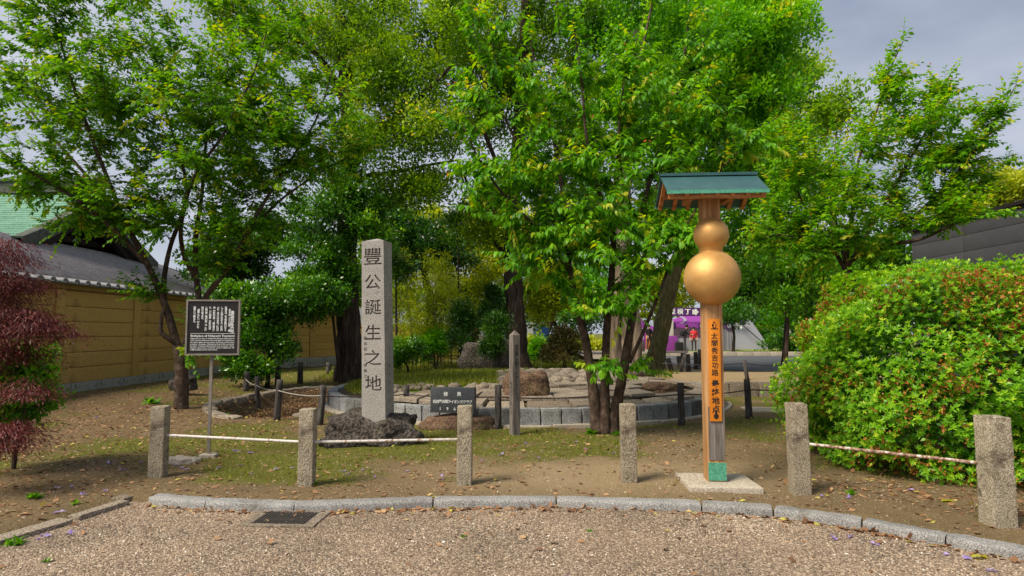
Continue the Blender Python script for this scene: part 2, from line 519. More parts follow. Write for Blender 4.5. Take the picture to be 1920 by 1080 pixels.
M['flower_brown'] = leaf_mat('withered_flowers', [(0.0, G(112, 60, 24)), (0.5, G(168, 98, 40)), (1.0, G(204, 144, 84))], 0.3, 0.8)
M['leaf_maple'] = leaf_mat('purple_maple_leaves', [(0.0, G(62, 28, 27)), (0.5, G(102, 50, 48)), (0.85, G(140, 78, 71)), (1.0, G(166, 110, 96))], 0.3, 0.5)
M['leaf_pine'] = leaf_mat('conifer_needles', [(0.0, G(16, 44, 9)), (0.5, G(37, 80, 14)), (1.0, G(82, 128, 23))], 0.2)
M['leaf_rust'] = leaf_mat('rusty_conifer_needles', [(0.0, G(50, 52, 11)), (0.5, G(86, 84, 40)), (1.0, G(126, 112, 62))], 0.2)
M['litter'] = leaf_mat('fallen_leaf_litter', [(0.0, G(88, 64, 46)), (0.4, G(132, 96, 68)), (0.75, G(172, 134, 100)), (0.93, G(200, 166, 124)), (0.98, G(182, 172, 84))], 0.15, 0.8, spec=0.2)
M['petal'] = leaf_mat('fallen_petals', [(0.0, G(120, 92, 176)), (1.0, G(196, 176, 226))], 0.3, 0.7)
M['grass'] = leaf_mat('grass_blades', [(0.0, G(78, 92, 13)), (0.5, G(120, 130, 19)), (1.0, G(166, 168, 76))], 0.3, 0.6)

# ================================================================== TERRAIN
_lat = np.random.default_rng(3).random((256, 256))
def vnoise(x, y):
    x, y = np.asarray(x, float), np.asarray(y, float)
    xi, yi = np.floor(x).astype(int), np.floor(y).astype(int)
    fx, fy = x - xi, y - yi
    fx, fy = fx * fx * (3 - 2 * fx), fy * fy * (3 - 2 * fy)
    g = lambda i, j: _lat[i % 256, j % 256]
    return (g(xi, yi) * (1 - fx) + g(xi + 1, yi) * fx) * (1 - fy) + (g(xi, yi + 1) * (1 - fx) + g(xi + 1, yi + 1) * fx) * fy
def fbm(x, y, s=1.0, o=4):
    t, a, n = 0, 0.5, 0
    x, y = np.asarray(x, float), np.asarray(y, float)
    for i in range(o):
        t = t + a * vnoise(x * s + 17.3 * i, y * s - 9.1 * i)
        n += a
        a *= .5
        s *= 2.1
    return t / n
sstep = lambda a, b, t: (lambda q: q * q * (3 - 2 * q))(np.clip((np.asarray(t, float) - a) / (b - a), 0, 1))

# front edge of the kerb, surveyed at its top edge
KERB_PX = [(275, 931), (382, 940), (550, 946), (812, 937), (1043, 936), (1316, 944), (1450, 953), (1615, 976), (1772, 1006), (1925, 1032)]
KERB_Z = 0.072
KERB = [P(x, y, KERB_Z) for x, y in KERB_PX]
KERB += [Vector((4.25, 3.75, KERB_Z)), Vector((4.75, 2.9, KERB_Z)), Vector((5.1, 1.9, KERB_Z))]
kx = np.array([-3.9, -3.75] + [p.x for p in KERB] + [5.6, 7, 40])
ky = np.array([KERB[0].y + .1, KERB[0].y + .06] + [p.y for p in KERB] + [0.2, -6, -60])
LL0, LL1 = P(330, 897, 0.06), P(0, 1000, 0.06)
def front_dist(x, y):
    """> 0 inside the gravel forecourt"""
    x, y = np.asarray(x, float), np.asarray(y, float)
    yk = np.interp(x, kx, ky)
    xl = LL0.x + (LL1.x - LL0.x) * (LL0.y - y) / (LL0.y - LL1.y) + 0.06
    return np.minimum(yk - y, x - xl)

PC, PR, PZ = Vector((0.3, 15.0, 0)), 4.4, 0.37           # round stone platform
BAS = (-4.75, 14.6, 1.45, 3.1)                            # dry basin
def basin_q(x, y):
    return np.sqrt(((x - BAS[0]) / BAS[2]) ** 2 + ((y - BAS[1]) / BAS[3]) ** 2)
def H(x, y):
    x, y = np.asarray(x, float), np.asarray(y, float)
    d = front_dist(x, y)
    t = sstep(0.0, 0.14, -d)
    far = np.clip((y - 24) / 20, 0, 1)
    rd = sstep(19, 23, y) * sstep(4.3, 4.9, x)
    h = 0.045 + (0.05 * (fbm(x, y, 0.55) - .5) + 0.03 * (fbm(x, y, 2.1, 3) - .5)) * (1 - rd) + .09 * rd
    h = h + 0.16 * np.exp(-((x + 8.8) / 2.0) ** 2 - ((y - 16.5) / 4.5) ** 2)
    h = h + 0.10 * np.exp(-((x + 6.5) / 1.6) ** 2 - ((y - 12.2) / 1.6) ** 2)
    h = h + 0.30 * sstep(15.72, 15.9, y) * sstep(4.3, 4.9, x) * (1 - sstep(19, 24, y))
    h = h + 0.25 * sstep(18.5, 21, y) * (1 - sstep(26, 32, y)) * (1 - sstep(3.0, 4.6, x)) * sstep(-9, -4, x)
    h = h - 0.30 * (1 - sstep(0.75, 1.0, basin_q(x, y)))
    rp = np.sqrt((x - PC.x) ** 2 + (y - PC.y) ** 2)
    h = np.where(rp < PR - .1, np.minimum(h, 0.1), h)
    return -0.035 * (1 - t) + t * h
def Hs(x, y):
    return float(H(np.array([x]), np.array([y]))[0])

xs = np.concatenate([np.linspace(-160, -16, 22), np.arange(-15, -6, .22), np.arange(-6, 7, .12), np.arange(7.05, 15, .22), np.linspace(16, 160, 22)])
ys = np.concatenate([np.linspace(-40, 2.4, 8), np.arange(2.6, 9, .11), np.arange(9, 22.5, .15), np.linspace(22.8, 60, 46), np.linspace(66, 420, 14)])
gx, gy = np.meshgrid(xs, ys)
gz = H(gx, gy)
nx, ny = len(xs), len(ys)
idx = np.arange(nx * ny).reshape(ny, nx)
quads = np.stack([idx[:-1, :-1], idx[:-1, 1:], idx[1:, 1:], idx[1:, :-1]], -1).reshape(-1, 4)
def mesh_np(name, verts, quads_or_tris):
    me = bpy.data.meshes.new(name)
    k = quads_or_tris.shape[1]
    nf = len(quads_or_tris)
    me.vertices.add(len(verts))
    me.vertices.foreach_set('co', np.ascontiguousarray(verts, dtype=np.float32).ravel())
    me.loops.add(nf * k)
    me.loops.foreach_set('vertex_index', np.ascontiguousarray(quads_or_tris, dtype=np.int32).ravel())
    me.polygons.add(nf)
    me.polygons.foreach_set('loop_start', np.arange(0, nf * k, k, dtype=np.int32))
    me.update(calc_edges=True)
    return me
def attr(me, name, vals):
    a = me.attributes.new(name, 'FLOAT', 'POINT')
    a.data.foreach_set('value', np.ascontiguousarray(vals, dtype=np.float32).ravel())
gme = mesh_np('ground', np.stack([gx, gy, gz], -1).reshape(-1, 3), quads)
gme.polygons.foreach_set('use_smooth', [True] * len(gme.polygons))

def grass_cover(x, y):
    """how much of the soil is grown over (0..1): the worn strip by the kerb stays bare"""
    x, y = np.asarray(x, float), np.asarray(y, float)
    c = 0.47 + 1.15 * (fbm(x + 40, y, 0.9) - .5) + 0.5 * (fbm(x, y + 30, 3.0, 3) - .5)
    c = c + 0.55 * np.exp(-((x + 2.7) / 1.3) ** 2 - ((y - 7.6) / .7) ** 2)
    c = c + 0.45 * np.exp(-((x - 0.2) / 3.2) ** 2 - ((y - 9.4) / .9) ** 2)
    c = c - 0.75 * np.exp(-((x - 1.0) / 1.5) ** 2 - ((y - 7.2) / .75) ** 2)
    c = c - 0.6 * np.exp(-((x - 2.6) / 1.0) ** 2 - ((y - 8.2) / 1.6) ** 2)
    c = c - 0.5 * np.exp(-((x + 4.9) / 1.0) ** 2 - ((y - 6.5) / 1.6) ** 2)
    c = c - 0.45 * sstep(6.9, 6.2, y)
    c = c - 0.5 * (1 - sstep(0.9, 1.25, basin_q(x, y)))
    c = c - 0.35 * np.exp(-((x + 7.5) / 2.2) ** 2 - ((y - 12) / 3.5) ** 2)
    c = c + 0.55 * sstep(19, 23, y)
    c = c - 0.9 * sstep(15.7, 16.0, y) * sstep(4.4, 5.0, x) * (1 - sstep(27, 30, y))
    return np.clip(c, 0, 1)
attr(gme, 'cover', grass_cover(gx, gy))
attr(gme, 'sand', np.clip(1.2 * np.exp(-((gx - 1.0) / 1.7) ** 2 - ((gy - 7.1) / .9) ** 2) + sstep(15.7, 16.0, gy) * sstep(4.4, 5.0, gx) * (1 - sstep(24, 26, gy)), 0, 1))
attr(gme, 'duff', np.clip((1 - sstep(0.8, 1.2, basin_q(gx, gy))) + np.exp(-((gx + 7.5) / 3) ** 2 - ((gy - 15) / 6) ** 2), 0, 1))

def ground_mat():
    m, n, l, b = new_mat('trodden_earth')
    v = coords(n, l, world=True)
    big = noise(n, l, 1.4, 6, 0.6, v)
    fine = noise(n, l, 34, 5, 0.7, v)
    grit = noise(n, l, 130, 3, 0.6, v)
    earth = ramp(n, [(0.3, srgb(74, 58, 36)), (0.5, srgb(112, 89, 56)), (0.72, srgb(146, 119, 78))])
    l.new(big.outputs['Fac'], earth.inputs['Fac'])
    gr = ramp(n, [(0.32, srgb(50, 40, 28)), (0.5, srgb(106, 88, 60)), (0.7, srgb(178, 158, 122))])
    l.new(fine.outputs['Fac'], gr.inputs['Fac'])
    c = mixc(n, l, 0.5, earth.outputs['Color'], gr.outputs['Color'])
    gr2 = ramp(n, [(0.36, srgb(64, 52, 38)), (0.5, srgb(124, 106, 78)), (0.68, srgb(200, 182, 150))])
    l.new(grit.outputs['Fac'], gr2.inputs['Fac'])
    c = mixc(n, l, 0.42, c, gr2.outputs['Color'])
    sa = n.new('ShaderNodeAttribute'); sa.attribute_name = 'sand'
    sand = mixc(n, l, 0.5, srgb(176, 152, 118), gr2.outputs['Color'])
    c = mixc(n, l, sa.outputs['Fac'], c, sand)
    du = n.new('ShaderNodeAttribute'); du.attribute_name = 'duff'
    duf = ramp(n, [(0.35, srgb(58, 46, 34)), (0.5, srgb(106, 84, 62)), (0.66, srgb(156, 128, 98))])
    l.new(fine.outputs['Fac'], duf.inputs['Fac'])
    dm = n.new('ShaderNodeMath'); dm.operation = 'MULTIPLY'; dm.inputs[1].default_value = 0.75
    l.new(du.outputs['Fac'], dm.inputs[0])
    c = mixc(n, l, dm.outputs[0], c, duf.outputs['Color'])
    co = n.new('ShaderNodeAttribute'); co.attribute_name = 'cover'
    ad = n.new('ShaderNodeMath'); ad.operation = 'MULTIPLY_ADD'
    l.new(fine.outputs['Fac'], ad.inputs[0]); ad.inputs[1].default_value = 1.3; l.new(co.outputs['Fac'], ad.inputs[2])
    cr = ramp(n, [(0.95, (0, 0, 0, 1)), (1.32, (1, 1, 1, 1))])
    cr.color_ramp.elements[0].position = 0.80
    cr.color_ramp.elements[1].position = 1.0
    sc = n.new('ShaderNodeMath'); sc.operation = 'MULTIPLY'; sc.inputs[1].default_value = 0.82
    l.new(ad.outputs[0], sc.inputs[0])
    l.new(sc.outputs[0], cr.inputs['Fac'])
    moss = ramp(n, [(0.3, srgb(62, 66, 24)), (0.5, srgb(96, 98, 38)), (0.7, srgb(140, 134, 66))])
    l.new(grit.outputs['Fac'], moss.inputs['Fac'])
    c = mixc(n, l, cr.outputs['Color'], c, moss.outputs['Color'])
    l.new(c, b.inputs['Base Color'])
    b.inputs['Roughness'].default_value = 0.97
    b.inputs['Specular IOR Level'].default_value = 0.15
    hm = n.new('ShaderNodeMath'); hm.operation = 'ADD'
    l.new(fine.outputs['Fac'], hm.inputs[0]); l.new(grit.outputs['Fac'], hm.inputs[1])
    bump(n, l, b, hm.outputs[0], 0.8, 0.02)
    return m
obj('ground', gme, ground_mat(), kind='structure')

# gravel forecourt: a sheet with loose stones on it
def gravel_mat(stone=False):
    m, n, l, b = new_mat('gravel_stone' if stone else 'gravel_bed')
    if stone:
        at = n.new('ShaderNodeAttribute'); at.attribute_name = 'tint'
        r = ramp(n, [(0.0, srgb(84, 71, 60)), (0.35, srgb(139, 119, 100)), (0.7, srgb(178, 156, 133)), (0.93, srgb(206, 189, 167)), (1.0, srgb(236, 230, 220))])
        l.new(at.outputs['Fac'], r.inputs['Fac'])
        l.new(r.outputs['Color'], b.inputs['Base Color'])
        b.inputs['Roughness'].default_value = 0.85
        return m
    v = coords(n, l, world=True)
    vo = n.new('ShaderNodeTexVoronoi'); vo.inputs['Scale'].default_value = 62
    l.new(v, vo.inputs['Vector'])
    wht = n.new('ShaderNodeSeparateColor'); l.new(vo.outputs['Color'], wht.inputs['Color'])
    r = ramp(n, [(0.0, srgb(66, 56, 48)), (0.4, srgb(118, 101, 85)), (0.8, srgb(161, 141, 119)), (1.0, srgb(212, 200, 181))])
    l.new(wht.outputs['Red'], r.inputs['Fac'])
    big = noise(n, l, 1.1, 5, 0.6, v)
    br = ramp(n, [(0.38, srgb(86, 73, 60)), (0.62, srgb(166, 140, 114))])
    l.new(big.outputs['Fac'], br.inputs['Fac'])
    l.new(mixc(n, l, 0.35, r.outputs['Color'], br.outputs['Color']), b.inputs['Base Color'])
    b.inputs['Roughness'].default_value = 0.9
    iv = n.new('ShaderNodeMath'); iv.operation = 'SUBTRACT'; iv.inputs[0].default_value = 1
    l.new(vo.outputs['Distance'], iv.inputs[1])
    bump(n, l, b, iv.outputs[0], 0.9, 0.015)
    return m
gp = [Vector((p.x, p.y + 0.03, 0)) for p in KERB] + [Vector((5.3, 0.2, 0)), Vector((6.8, -6, 0)), Vector((30, -38, 0)), Vector((-18, -38, 0)), Vector((LL1.x - .32, 3.0, 0)), Vector((LL1.x, LL1.y, 0)), Vector((LL0.x, LL0.y, 0))]
bm = bmesh.new()
bm.faces.new([bm.verts.new(p) for p in reversed(gp)])
bmesh.ops.triangulate(bm, faces=bm.faces[:])
bmesh.ops.recalc_face_normals(bm, faces=bm.faces[:])
fme = bpy.data.meshes.new('gravel_forecourt'); bm.to_mesh(fme); bm.free()
obj('gravel_forecourt', fme, gravel_mat(), kind='structure')

# ---- instancing of small templates into one mesh
def T(verts, faces):
    return np.array(verts, float), faces
LEAF2 = T([(0, 0, 0), (.27, .46, .05), (0, 1, -.04), (-.27, .46, .05)], [(0, 1, 2, 3)])
LEAF4 = T([(0, 0, 0), (-.25, .42, .07), (.25, .42, .07), (0, .46, 0), (0, 1, -.14)], [(0, 3, 1), (0, 2, 3), (1, 3, 4), (3, 2, 4)])
LEAF8 = T([(0, 0, 0), (-.21, .25, .06), (.21, .25, .06), (0, .27, 0), (-.2, .6, .04), (.2, .6, .04), (0, .62, -.04), (0, 1, -.2)],
          [(0, 3, 1, 1), (0, 2, 3, 3), (1, 3, 6, 4), (3, 2, 5, 6), (4, 6, 7, 7), (6, 5, 7, 7)])
NARROW = T([(0, 0, 0), (.1, .4, .02), (0, 1, -.1), (-.1, .4, .02)], [(0, 1, 2, 3)])
BLADE = T([(-.045, 0, 0), (.045, 0, 0), (0, 1, .25)], [(0, 1, 2)])
OCTA = T([(1, 0, -.3), (-1, .2, -.3), (.1, 1, -.3), (0, -1, -.3), (.15, 0, .7)],
         [(0, 2, 4), (2, 1, 4), (1, 3, 4), (3, 0, 4)])
def unit(a):
    return a / np.maximum(np.linalg.norm(a, axis=-1, keepdims=True), 1e-9)
def scatter(name, tpl, pos, ydir, zdir, size, tint, xs_=None):
    tv, tf = tpl
    y = unit(np.asarray(ydir, float))
    x = unit(np.cross(y, np.asarray(zdir, float)) + 1e-6)
    z = np.cross(x, y)
    size = np.asarray(size, float).reshape(-1, 1, 1)
    sx = 1.0 if xs_ is None else np.asarray(xs_, float).reshape(-1, 1, 1)
    v = np.asarray(pos)[:, None, :] + size * (sx * tv[None, :, 0:1] * x[:, None, :] + tv[None, :, 1:2] * y[:, None, :] + tv[None, :, 2:3] * z[:, None, :])
    N, k = v.shape[0], v.shape[1]
    me = bpy.data.meshes.new(name)
    faces = [tuple(dict.fromkeys(f)) for f in tf]
    lens = np.array([len(f) for f in faces])
    flat = np.concatenate([np.array(f) for f in faces])
    loops = (flat[None, :] + (np.arange(N) * k)[:, None]).ravel()
    tot = np.tile(lens, N)
    starts = np.concatenate([[0], np.cumsum(tot)[:-1]])
    me.vertices.add(N * k)
    me.vertices.foreach_set('co', v.astype(np.float32).ravel())
    me.loops.add(len(loops))
    me.loops.foreach_set('vertex_index', loops.astype(np.int32))
    me.polygons.add(len(tot))
    me.polygons.foreach_set('loop_start', starts.astype(np.int32))
    me.update(calc_edges=True)
    attr(me, 'tint', np.repeat(np.asarray(tint, float), k))
    return me
def rnd_dirs(n, r=rng):
    return unit(r.normal(size=(n, 3)))

# loose gravel
n = 105000
q = np.stack([rng.uniform(-5.2, 5.6, n), 3.3 + rng.beta(1.15, 1.0, n) * 3.6], -1)
q = q[(front_dist(q[:, 0], q[:, 1]) > 0.015) & (np.abs(q[:, 0]) < q[:, 1] * .9 + .3)]
n = len(q)
sz = rng.uniform(.0035, .0085, n) * (1 + .5 * (rng.random(n) < .06))
pos = np.column_stack([q, sz * .35])
tint = np.clip(rng.beta(2.2, 2.2, n) * .8 + .75 * (fbm(q[:, 0], q[:, 1], 1.1) - .42) + .4 * (rng.random(n) < .03), 0, 1)
yd = rnd_dirs(n); yd[:, 2] *= .35
zd = np.tile([0, 0, 1.], (n, 1)) + .5 * rnd_dirs(n)
obj('loose_gravel', scatter('loose_gravel', OCTA, pos, yd, zd, sz, tint, rng.uniform(.6, 1.3, n)), gravel_mat(True), kind='stuff', label='loose brown and white gravel covering the forecourt', category='gravel')

# ================================================================== KERB
kerb = bpy.data.objects.new('kerb', None); COL.objects.link(kerb)
kerb['kind'] = 'structure'
def kerb_piece(a, b, mid_bulge, name='kerb_stone', width=0.15, zt=KERB_Z, seed=0):
    """one stone: rounded front arris, laid from a to b"""
    a, b = Vector((a.x, a.y, 0)), Vector((b.x, b.y, 0))
    d = (b - a).normalized()
    nrm = Vector((-d.y, d.x, 0))
    if nrm.y < 0: nrm = -nrm
    gap = 0.006
    a, b = a + d * gap, b - d * gap
    prof = [(0.0, -0.06), (0.0, zt - .03), (.006, zt - .012), (.022, zt - .002), (.05, zt), (width - .02, zt + .004), (width, zt - .012), (width, -.06)]
    K = 10
    vs, fs = [], []
    for i in range(K + 1):
        t = i / K
        c = a.lerp(b, t) - nrm * mid_bulge * 4 * t * (1 - t)
        endr = 0.012 if i in (0, K) else 0
        for o_, z in prof:
            q_ = c + nrm * (o_ + (endr if o_ < .01 else 0))
            nz = mnoise.fractal(Vector((q_.x * 9, q_.y * 9, seed + z * 9)), 1, 2, 3) * .004
            vs.append((q_.x + nz, q_.y + nz, z - endr * .6 * (z > 0) + nz))
    m_ = len(prof)
    for i in range(K):
        for j in range(m_ - 1):
            fs.append((i * m_ + j, i * m_ + j + 1, (i + 1) * m_ + j + 1, (i + 1) * m_ + j))
    fs.append(tuple(range(m_))); fs.append(tuple(reversed(range(K * m_, (K + 1) * m_))))
    mb = MB(); mb.add(vs, fs)
    me = mb.mesh('kerb_stone', True)
    try: me.set_sharp_from_angle(angle=R(40))
    except Exception: pass
    bm = bmesh.new(); bm.from_mesh(me); bmesh.ops.recalc_face_normals(bm, faces=bm.faces[:]); bm.to_mesh(me); bm.free()
    return obj(name, me, M['granite_clean'], kerb)
for i in range(len(KERB) - 1):
    kerb_piece(KERB[i], KERB[i + 1], 0.012, seed=i * 3.1)
# flat stones running off to the left
for i, (p0, p1, w_) in enumerate([((-14, 1010), (138, 966), .17), ((152, 962), (246, 933), .12), ((232, 931), (330, 897), .15)]):
    a, b = P(*p0, .06), P(*p1, .06)
    ln = (b - a).length
    me = stone_box('kerb_stone', ln, w_, .12, .012, 3, .006, 5, i)
    c = (a + b) / 2
    obj('kerb_stone', me, M['paving'], kerb, (c.x - .06, c.y, -.083 + .004 * i), (0, 0, math.atan2((b - a).y, (b - a).x)))

# drain grate in the gravel
gc = P(540, 970, .01)
th = thing('drain_grate', 'dark iron drain grate in a concrete surround sunk into the gravel', 'drain', (gc.x, gc.y, 0), R(-3))
mb = MB()
for cx_, cy_, sx_, sy_ in ((0, -.225, .62, .07), (0, .195, .62, .05), (-.275, -.01, .07, .36), (.265, -.01, .09, .36)):
    mb.box(cx_, cy_, -.002, sx_, sy_, .03)
mb.build('surround', M['paving'], th)
MB().box(-.005, -.01, -.012, .47, .36, .02).build('grate_plate', M['iron'], th)
bar = MB().box(0, 0, 0, .012, .34, .02).mesh('grate_bar')
for k in range(17):
    obj('grate_bar', bar, M['iron'], th, (-.225 + k * .0275, -.01, .004))
# ================================================================== GRANITE POSTS AND RAILS
posts = [((288, 897), .75, .155, 'granite fence post at the left end beside the flat kerb stones', 3),
         ((570, 913), .765, .155, 'granite fence post where the two white rails meet, in front of the carved stele', 1),
         ((870, 909), .785, .155, 'granite fence post standing in front of the black inscribed slab', 0),
         ((1182, 909), .80, .16, 'lichen-spotted granite fence post in front of the three-stemmed tree', -1),
         ((1508, 931), .86, .17, 'granite fence post beside the azalea bush holding the rustiest rail', -2),
         ((1890, 994), .87, .19, 'tall granite fence post at the right edge of the picture', -1)]
PP = []
for i, ((px, py), h_, w_, lab, tilt) in enumerate(posts):
    p = P(px, py, .045)
    p.y += w_ / 2
    PP.append(p)
    me = stone_box('stone_post', w_, w_, h_ + .15, .014, 7, .0065, 8, i + 1, taper=.96)
    tag(obj('stone_post', me, M['granite_post'], None, (p.x, p.y, -.1), (R(tilt * .4), R(tilt * .3), R(2 * tilt))), lab, 'fence post', 'granite fence posts along the kerb')
def rail(i, j, z0, z1, lab, rust, r_=.0145, ext=0):
    a, b = Vector((PP[i].x, PP[i].y, z0)), Vector((PP[j].x, PP[j].y, z1))
    if ext: b = a + (b - a) * ext
    N = 24
    pts = [a.lerp(b, k / N)  for k in range(N + 1)]
    c = (a + b) / 2
    mb = MB().tube([p - c for p in pts], r_, 10)
    o = mb.build('pipe_rail', M['pipe'], None, True)
    o.location = c
    o.color = (1, 1, 1, 1 + rust)
    tag(o, lab, 'rail', 'pipe rails between the granite posts')
rail(0, 1, .49, .475, 'white painted pipe rail with rust spots below the black notice board', -.09)
rail(1, 2, .475, .49, 'white painted pipe rail with rust patches below the carved stele', -.03)
rail(4, 5, .53, .53, 'rusty flaking pipe rail in front of the azalea bush', .05)

# ================================================================== NOTICE BOARD
sp = P(391, 855, .05)
th = thing('notice_board', 'black information board with white Japanese and English text on a metal post', 'sign', (sp.x, sp.y, 0), R(7))
MB().box(.0, .0, .66, .034, .03, 1.30).build('pole', M['steel'], th)
obj('pole_footing', stone_box('pole_footing', .2, .16, .1, .015, 2, .008, 8, 4), M['concrete'], th, (0, 0, -.02))
BZ, BW, BH = 1.655, .61, .66
MB().box(.02, -.035, BZ, BW, .03, BH).build('board', M['sign_black'], th)
fr = MB()
fr.box(.02, -.038, BZ + BH / 2 + .009, BW + .04, .044, .02).box(.02, -.038, BZ - BH / 2 - .009, BW + .04, .044, .02)
fr.box(.02 - BW / 2 - .009, -.038, BZ, .02, .044, BH - .004).box(.02 + BW / 2 + .009, -.038, BZ, .02, .044, BH - .004)
fr.build('frame', M['steel'], th)
def put_text(parent, body, size, x, y, z, m, name='lettering', **kw):
    me = xform(text_mesh(body, size, **kw), UPRIGHT)
    return obj(name, me, m, parent, (x, y, z))
def chars(parent, s_, size, at, pitch, m, horizontal=False, rot=0.0, offset=0.0, lean=0.0):
    """an inscription, each character a piece of its own, centred on the point at"""
    n_ = len(s_)
    for i_, ch in enumerate(s_):
        me_ = xform(text_mesh(ch, size, offset=offset), UPRIGHT)
        co = [v.co.copy() for v in me_.vertices]
        if not co: continue
        cx_ = (min(c.x for c in co) + max(c.x for c in co)) / 2
        cz_ = (min(c.z for c in co) + max(c.z for c in co)) / 2
        me_.transform(Matrix.Translation((-cx_, 0, -cz_)))
        me_.transform(Matrix.Rotation(rot, 4, 'Z'))
        k_ = (i_ - (n_ - 1) / 2) * pitch
        x_, y_, z_ = at
        if horizontal: x_ += k_
        else: z_ -= k_; x_ += lean * k_
        obj('character', me_, m, parent, (x_, y_, z_))
YT = -.0525
cols = ['豊臣秀吉誕生の地', '　天文五年（一五三六年）、豊', '臣秀吉は、木下弥右衛門の子と', 'してこの地に生まれた。幼名は', '小竹、あるいは日吉丸。姉は日', '秀（瑞龍院日秀）。異父弟の小', '竹、小一郎秀長（大和大納言）', 'と朝日姫（駿河御前）は、竹阿', '弥の子供である。', '　通説とちがい、四人とも', '同母という説もある。']
vert = lambda s: '\n'.join(s.replace('、', '︑').replace('。', '︒').replace('（', '︵').replace('）', '︶'))
for i, c_ in enumerate(cols):
    if i == 0:
        me = text_mesh(vert(c_), .047, line=.72, offset=.0008)
        hh, top = 8 * .0338, BZ + .235
        xx = .02 + .232
    else:
        me = text_mesh(vert(c_), .030, line=.72, offset=.0008)
        hh, top = len(c_) * .0216, BZ + .262
        xx = .02 + .198 - (i - 1) * .047
    zs_ = [v.co.y for v in me.vertices]
    sh = top - max(zs_) - (.03 if c_[0] == '　' else 0) - (.0 if i else .025)
    obj('lettering', xform(me, UPRIGHT), M['white_paint'], th, (xx, YT, sh))
MB().box(.02, YT + .001, BZ - .078, .53, .003, .0045).build('dividing_line', M['white_paint'], th)
put_text(th, 'Birthplace of Hideyoshi Toyotomi', .0385, .02, YT, BZ - .108, M['white_paint'], offset=.0007)
eng = ['Hideyoshi was born in Nakamura (Nagoya) at this place in', '1536, and the childhood name of Kotake or Hiyoshimaru.', 'His older sister was his senior by blood and the same', 'mother. Kotake, Hidenaga (Lord the younger', 'brother Yamato Dainagon) and younger sister', 'Asahi (Suruga gozen) were siblings of', 'a different father but the same mother.']
for i, s in enumerate(eng):
    me = xform(text_mesh(s, .021, offset=.0004, align='LEFT'), UPRIGHT)
    w_ = max(v.co.x for v in me.vertices)
    if i < 6: xform(me, Matrix.Diagonal((.53 / w_, 1, 1, 1)))
    obj('lettering', me, M['white_paint'], th, (.02 - .265, YT, BZ - .14 - i * .0235))

# ================================================================== CARVED STELE
rk = P(690, 838, .05)
rock = obj('stele_rock', rock_mesh('stele_rock', .72, .42, .36, 5, .30, 1.5, 3.3, -.42), M['dark_rock'], None, (rk.x - .02, rk.y + .42, -.06), (0, 0, .2))
tag(rock, 'craggy dark boulder carrying the tall carved stele', 'rock')
SY = rk.y + .34
sb = W(710, 790, SY)
st = thing('carved_stele', 'tall square granite stele carved with six large Japanese characters', 'monument', (sb.x, SY, 0), R(-13), rot=(R(.3), R(-1.1), R(-13)))
Z0, Z1, SW, SD = .20, 2.93, .355, .30
body = MB()
ins = .016
vs = [(-SW / 2, -SD / 2 + ins, Z0), (SW / 2, -SD / 2 + ins, Z0), (SW / 2, SD / 2, Z0), (-SW / 2, SD / 2, Z0)]
tp = .93
vs += [(x * tp, (y + SD / 2 - ins) * tp - SD / 2 + ins, Z1 - .05) for x, y, _ in vs[:4]]
vs += [(0, 0, Z1)]
body.add(vs, [(3, 2, 1, 0), (0, 1, 5, 4), (1, 2, 6, 5), (2, 3, 7, 6), (3, 0, 4, 7), (4, 5, 8), (5, 6, 8), (6, 7, 8), (7, 4, 8)])
bo = body.build('shaft', M['granite_stele'], st)
# carved face: plates pierced by the characters, one for each, in front of the shaft
CH, C0 = .347, Z1 - .05 - .03
def half_w(z): return SW / 2 * (1 - (1 - tp) * (z - Z0) / (Z1 - .05 - Z0))
def pierced(ch, za, zb_, size, zc=None):
    """the stretch of the face between heights za and zb_, cut through in the shape of ch"""
    cu = bpy.data.curves.new('carved', 'FONT')
    cu.body = ch; cu.size = size; cu.align_x = 'CENTER'; cu.align_y = 'CENTER'; cu.offset = -.0022; cu.resolution_u = 3
    to = bpy.data.objects.new('carved_text', cu); COL.objects.link(to)
    for o_ in bpy.context.selected_objects: o_.select_set(False)
    bpy.context.view_layer.objects.active = to; to.select_set(True)
    bpy.ops.object.convert(target='CURVE')
    cv = to.data
    if ch == '\u3000':
        while cv.splines: cv.splines.remove(cv.splines[0])
    P_ = [bp_.co.copy() for s_ in cv.splines for bp_ in s_.bezier_points]
    zm = zc or (za + zb_) / 2
    mx = my = 0.0
    if P_:
        mx, my = (min(p.x for p in P_) + max(p.x for p in P_)) / 2, (min(p.y for p in P_) + max(p.y for p in P_)) / 2
    kx_, ky_ = 1.06, .93
    sp_ = cv.splines.new('POLY'); sp_.points.add(3)
    for pt, (x_, y_) in zip(sp_.points, ((-half_w(za), za), (half_w(za), za), (half_w(zb_), zb_), (-half_w(zb_), zb_))):
        pt.co = (x_ / kx_ + mx + math.copysign(.0022, x_), (y_ - zm) / ky_ + my + (.0022 if y_ == zb_ else -.0022), 0, 1)
    sp_.use_cyclic_u = True
    cv.dimensions = '2D'; cv.fill_mode = 'BOTH'; cv.extrude = ins / 2
    fm = bpy.data.meshes.new_from_object(to.evaluated_get(bpy.context.evaluated_depsgraph_get()))
    fm.materials.clear()
    bpy.data.objects.remove(to)
    xform(fm, Matrix.Translation((0, zm, 0)) @ Matrix.Diagonal((kx_, ky_, 1, 1)) @ Matrix.Translation((-mx, -my, 0)))
    xform(fm, UPRIGHT)
    xform(fm, Matrix.Translation((0, -SD / 2 + ins / 2 - .0005, 0)))
    face_bm.from_mesh(fm)
    bpy.data.meshes.remove(fm)
    cuts_z.extend((za, zb_))
face_bm, cuts_z = bmesh.new(), []
zt_ = C0
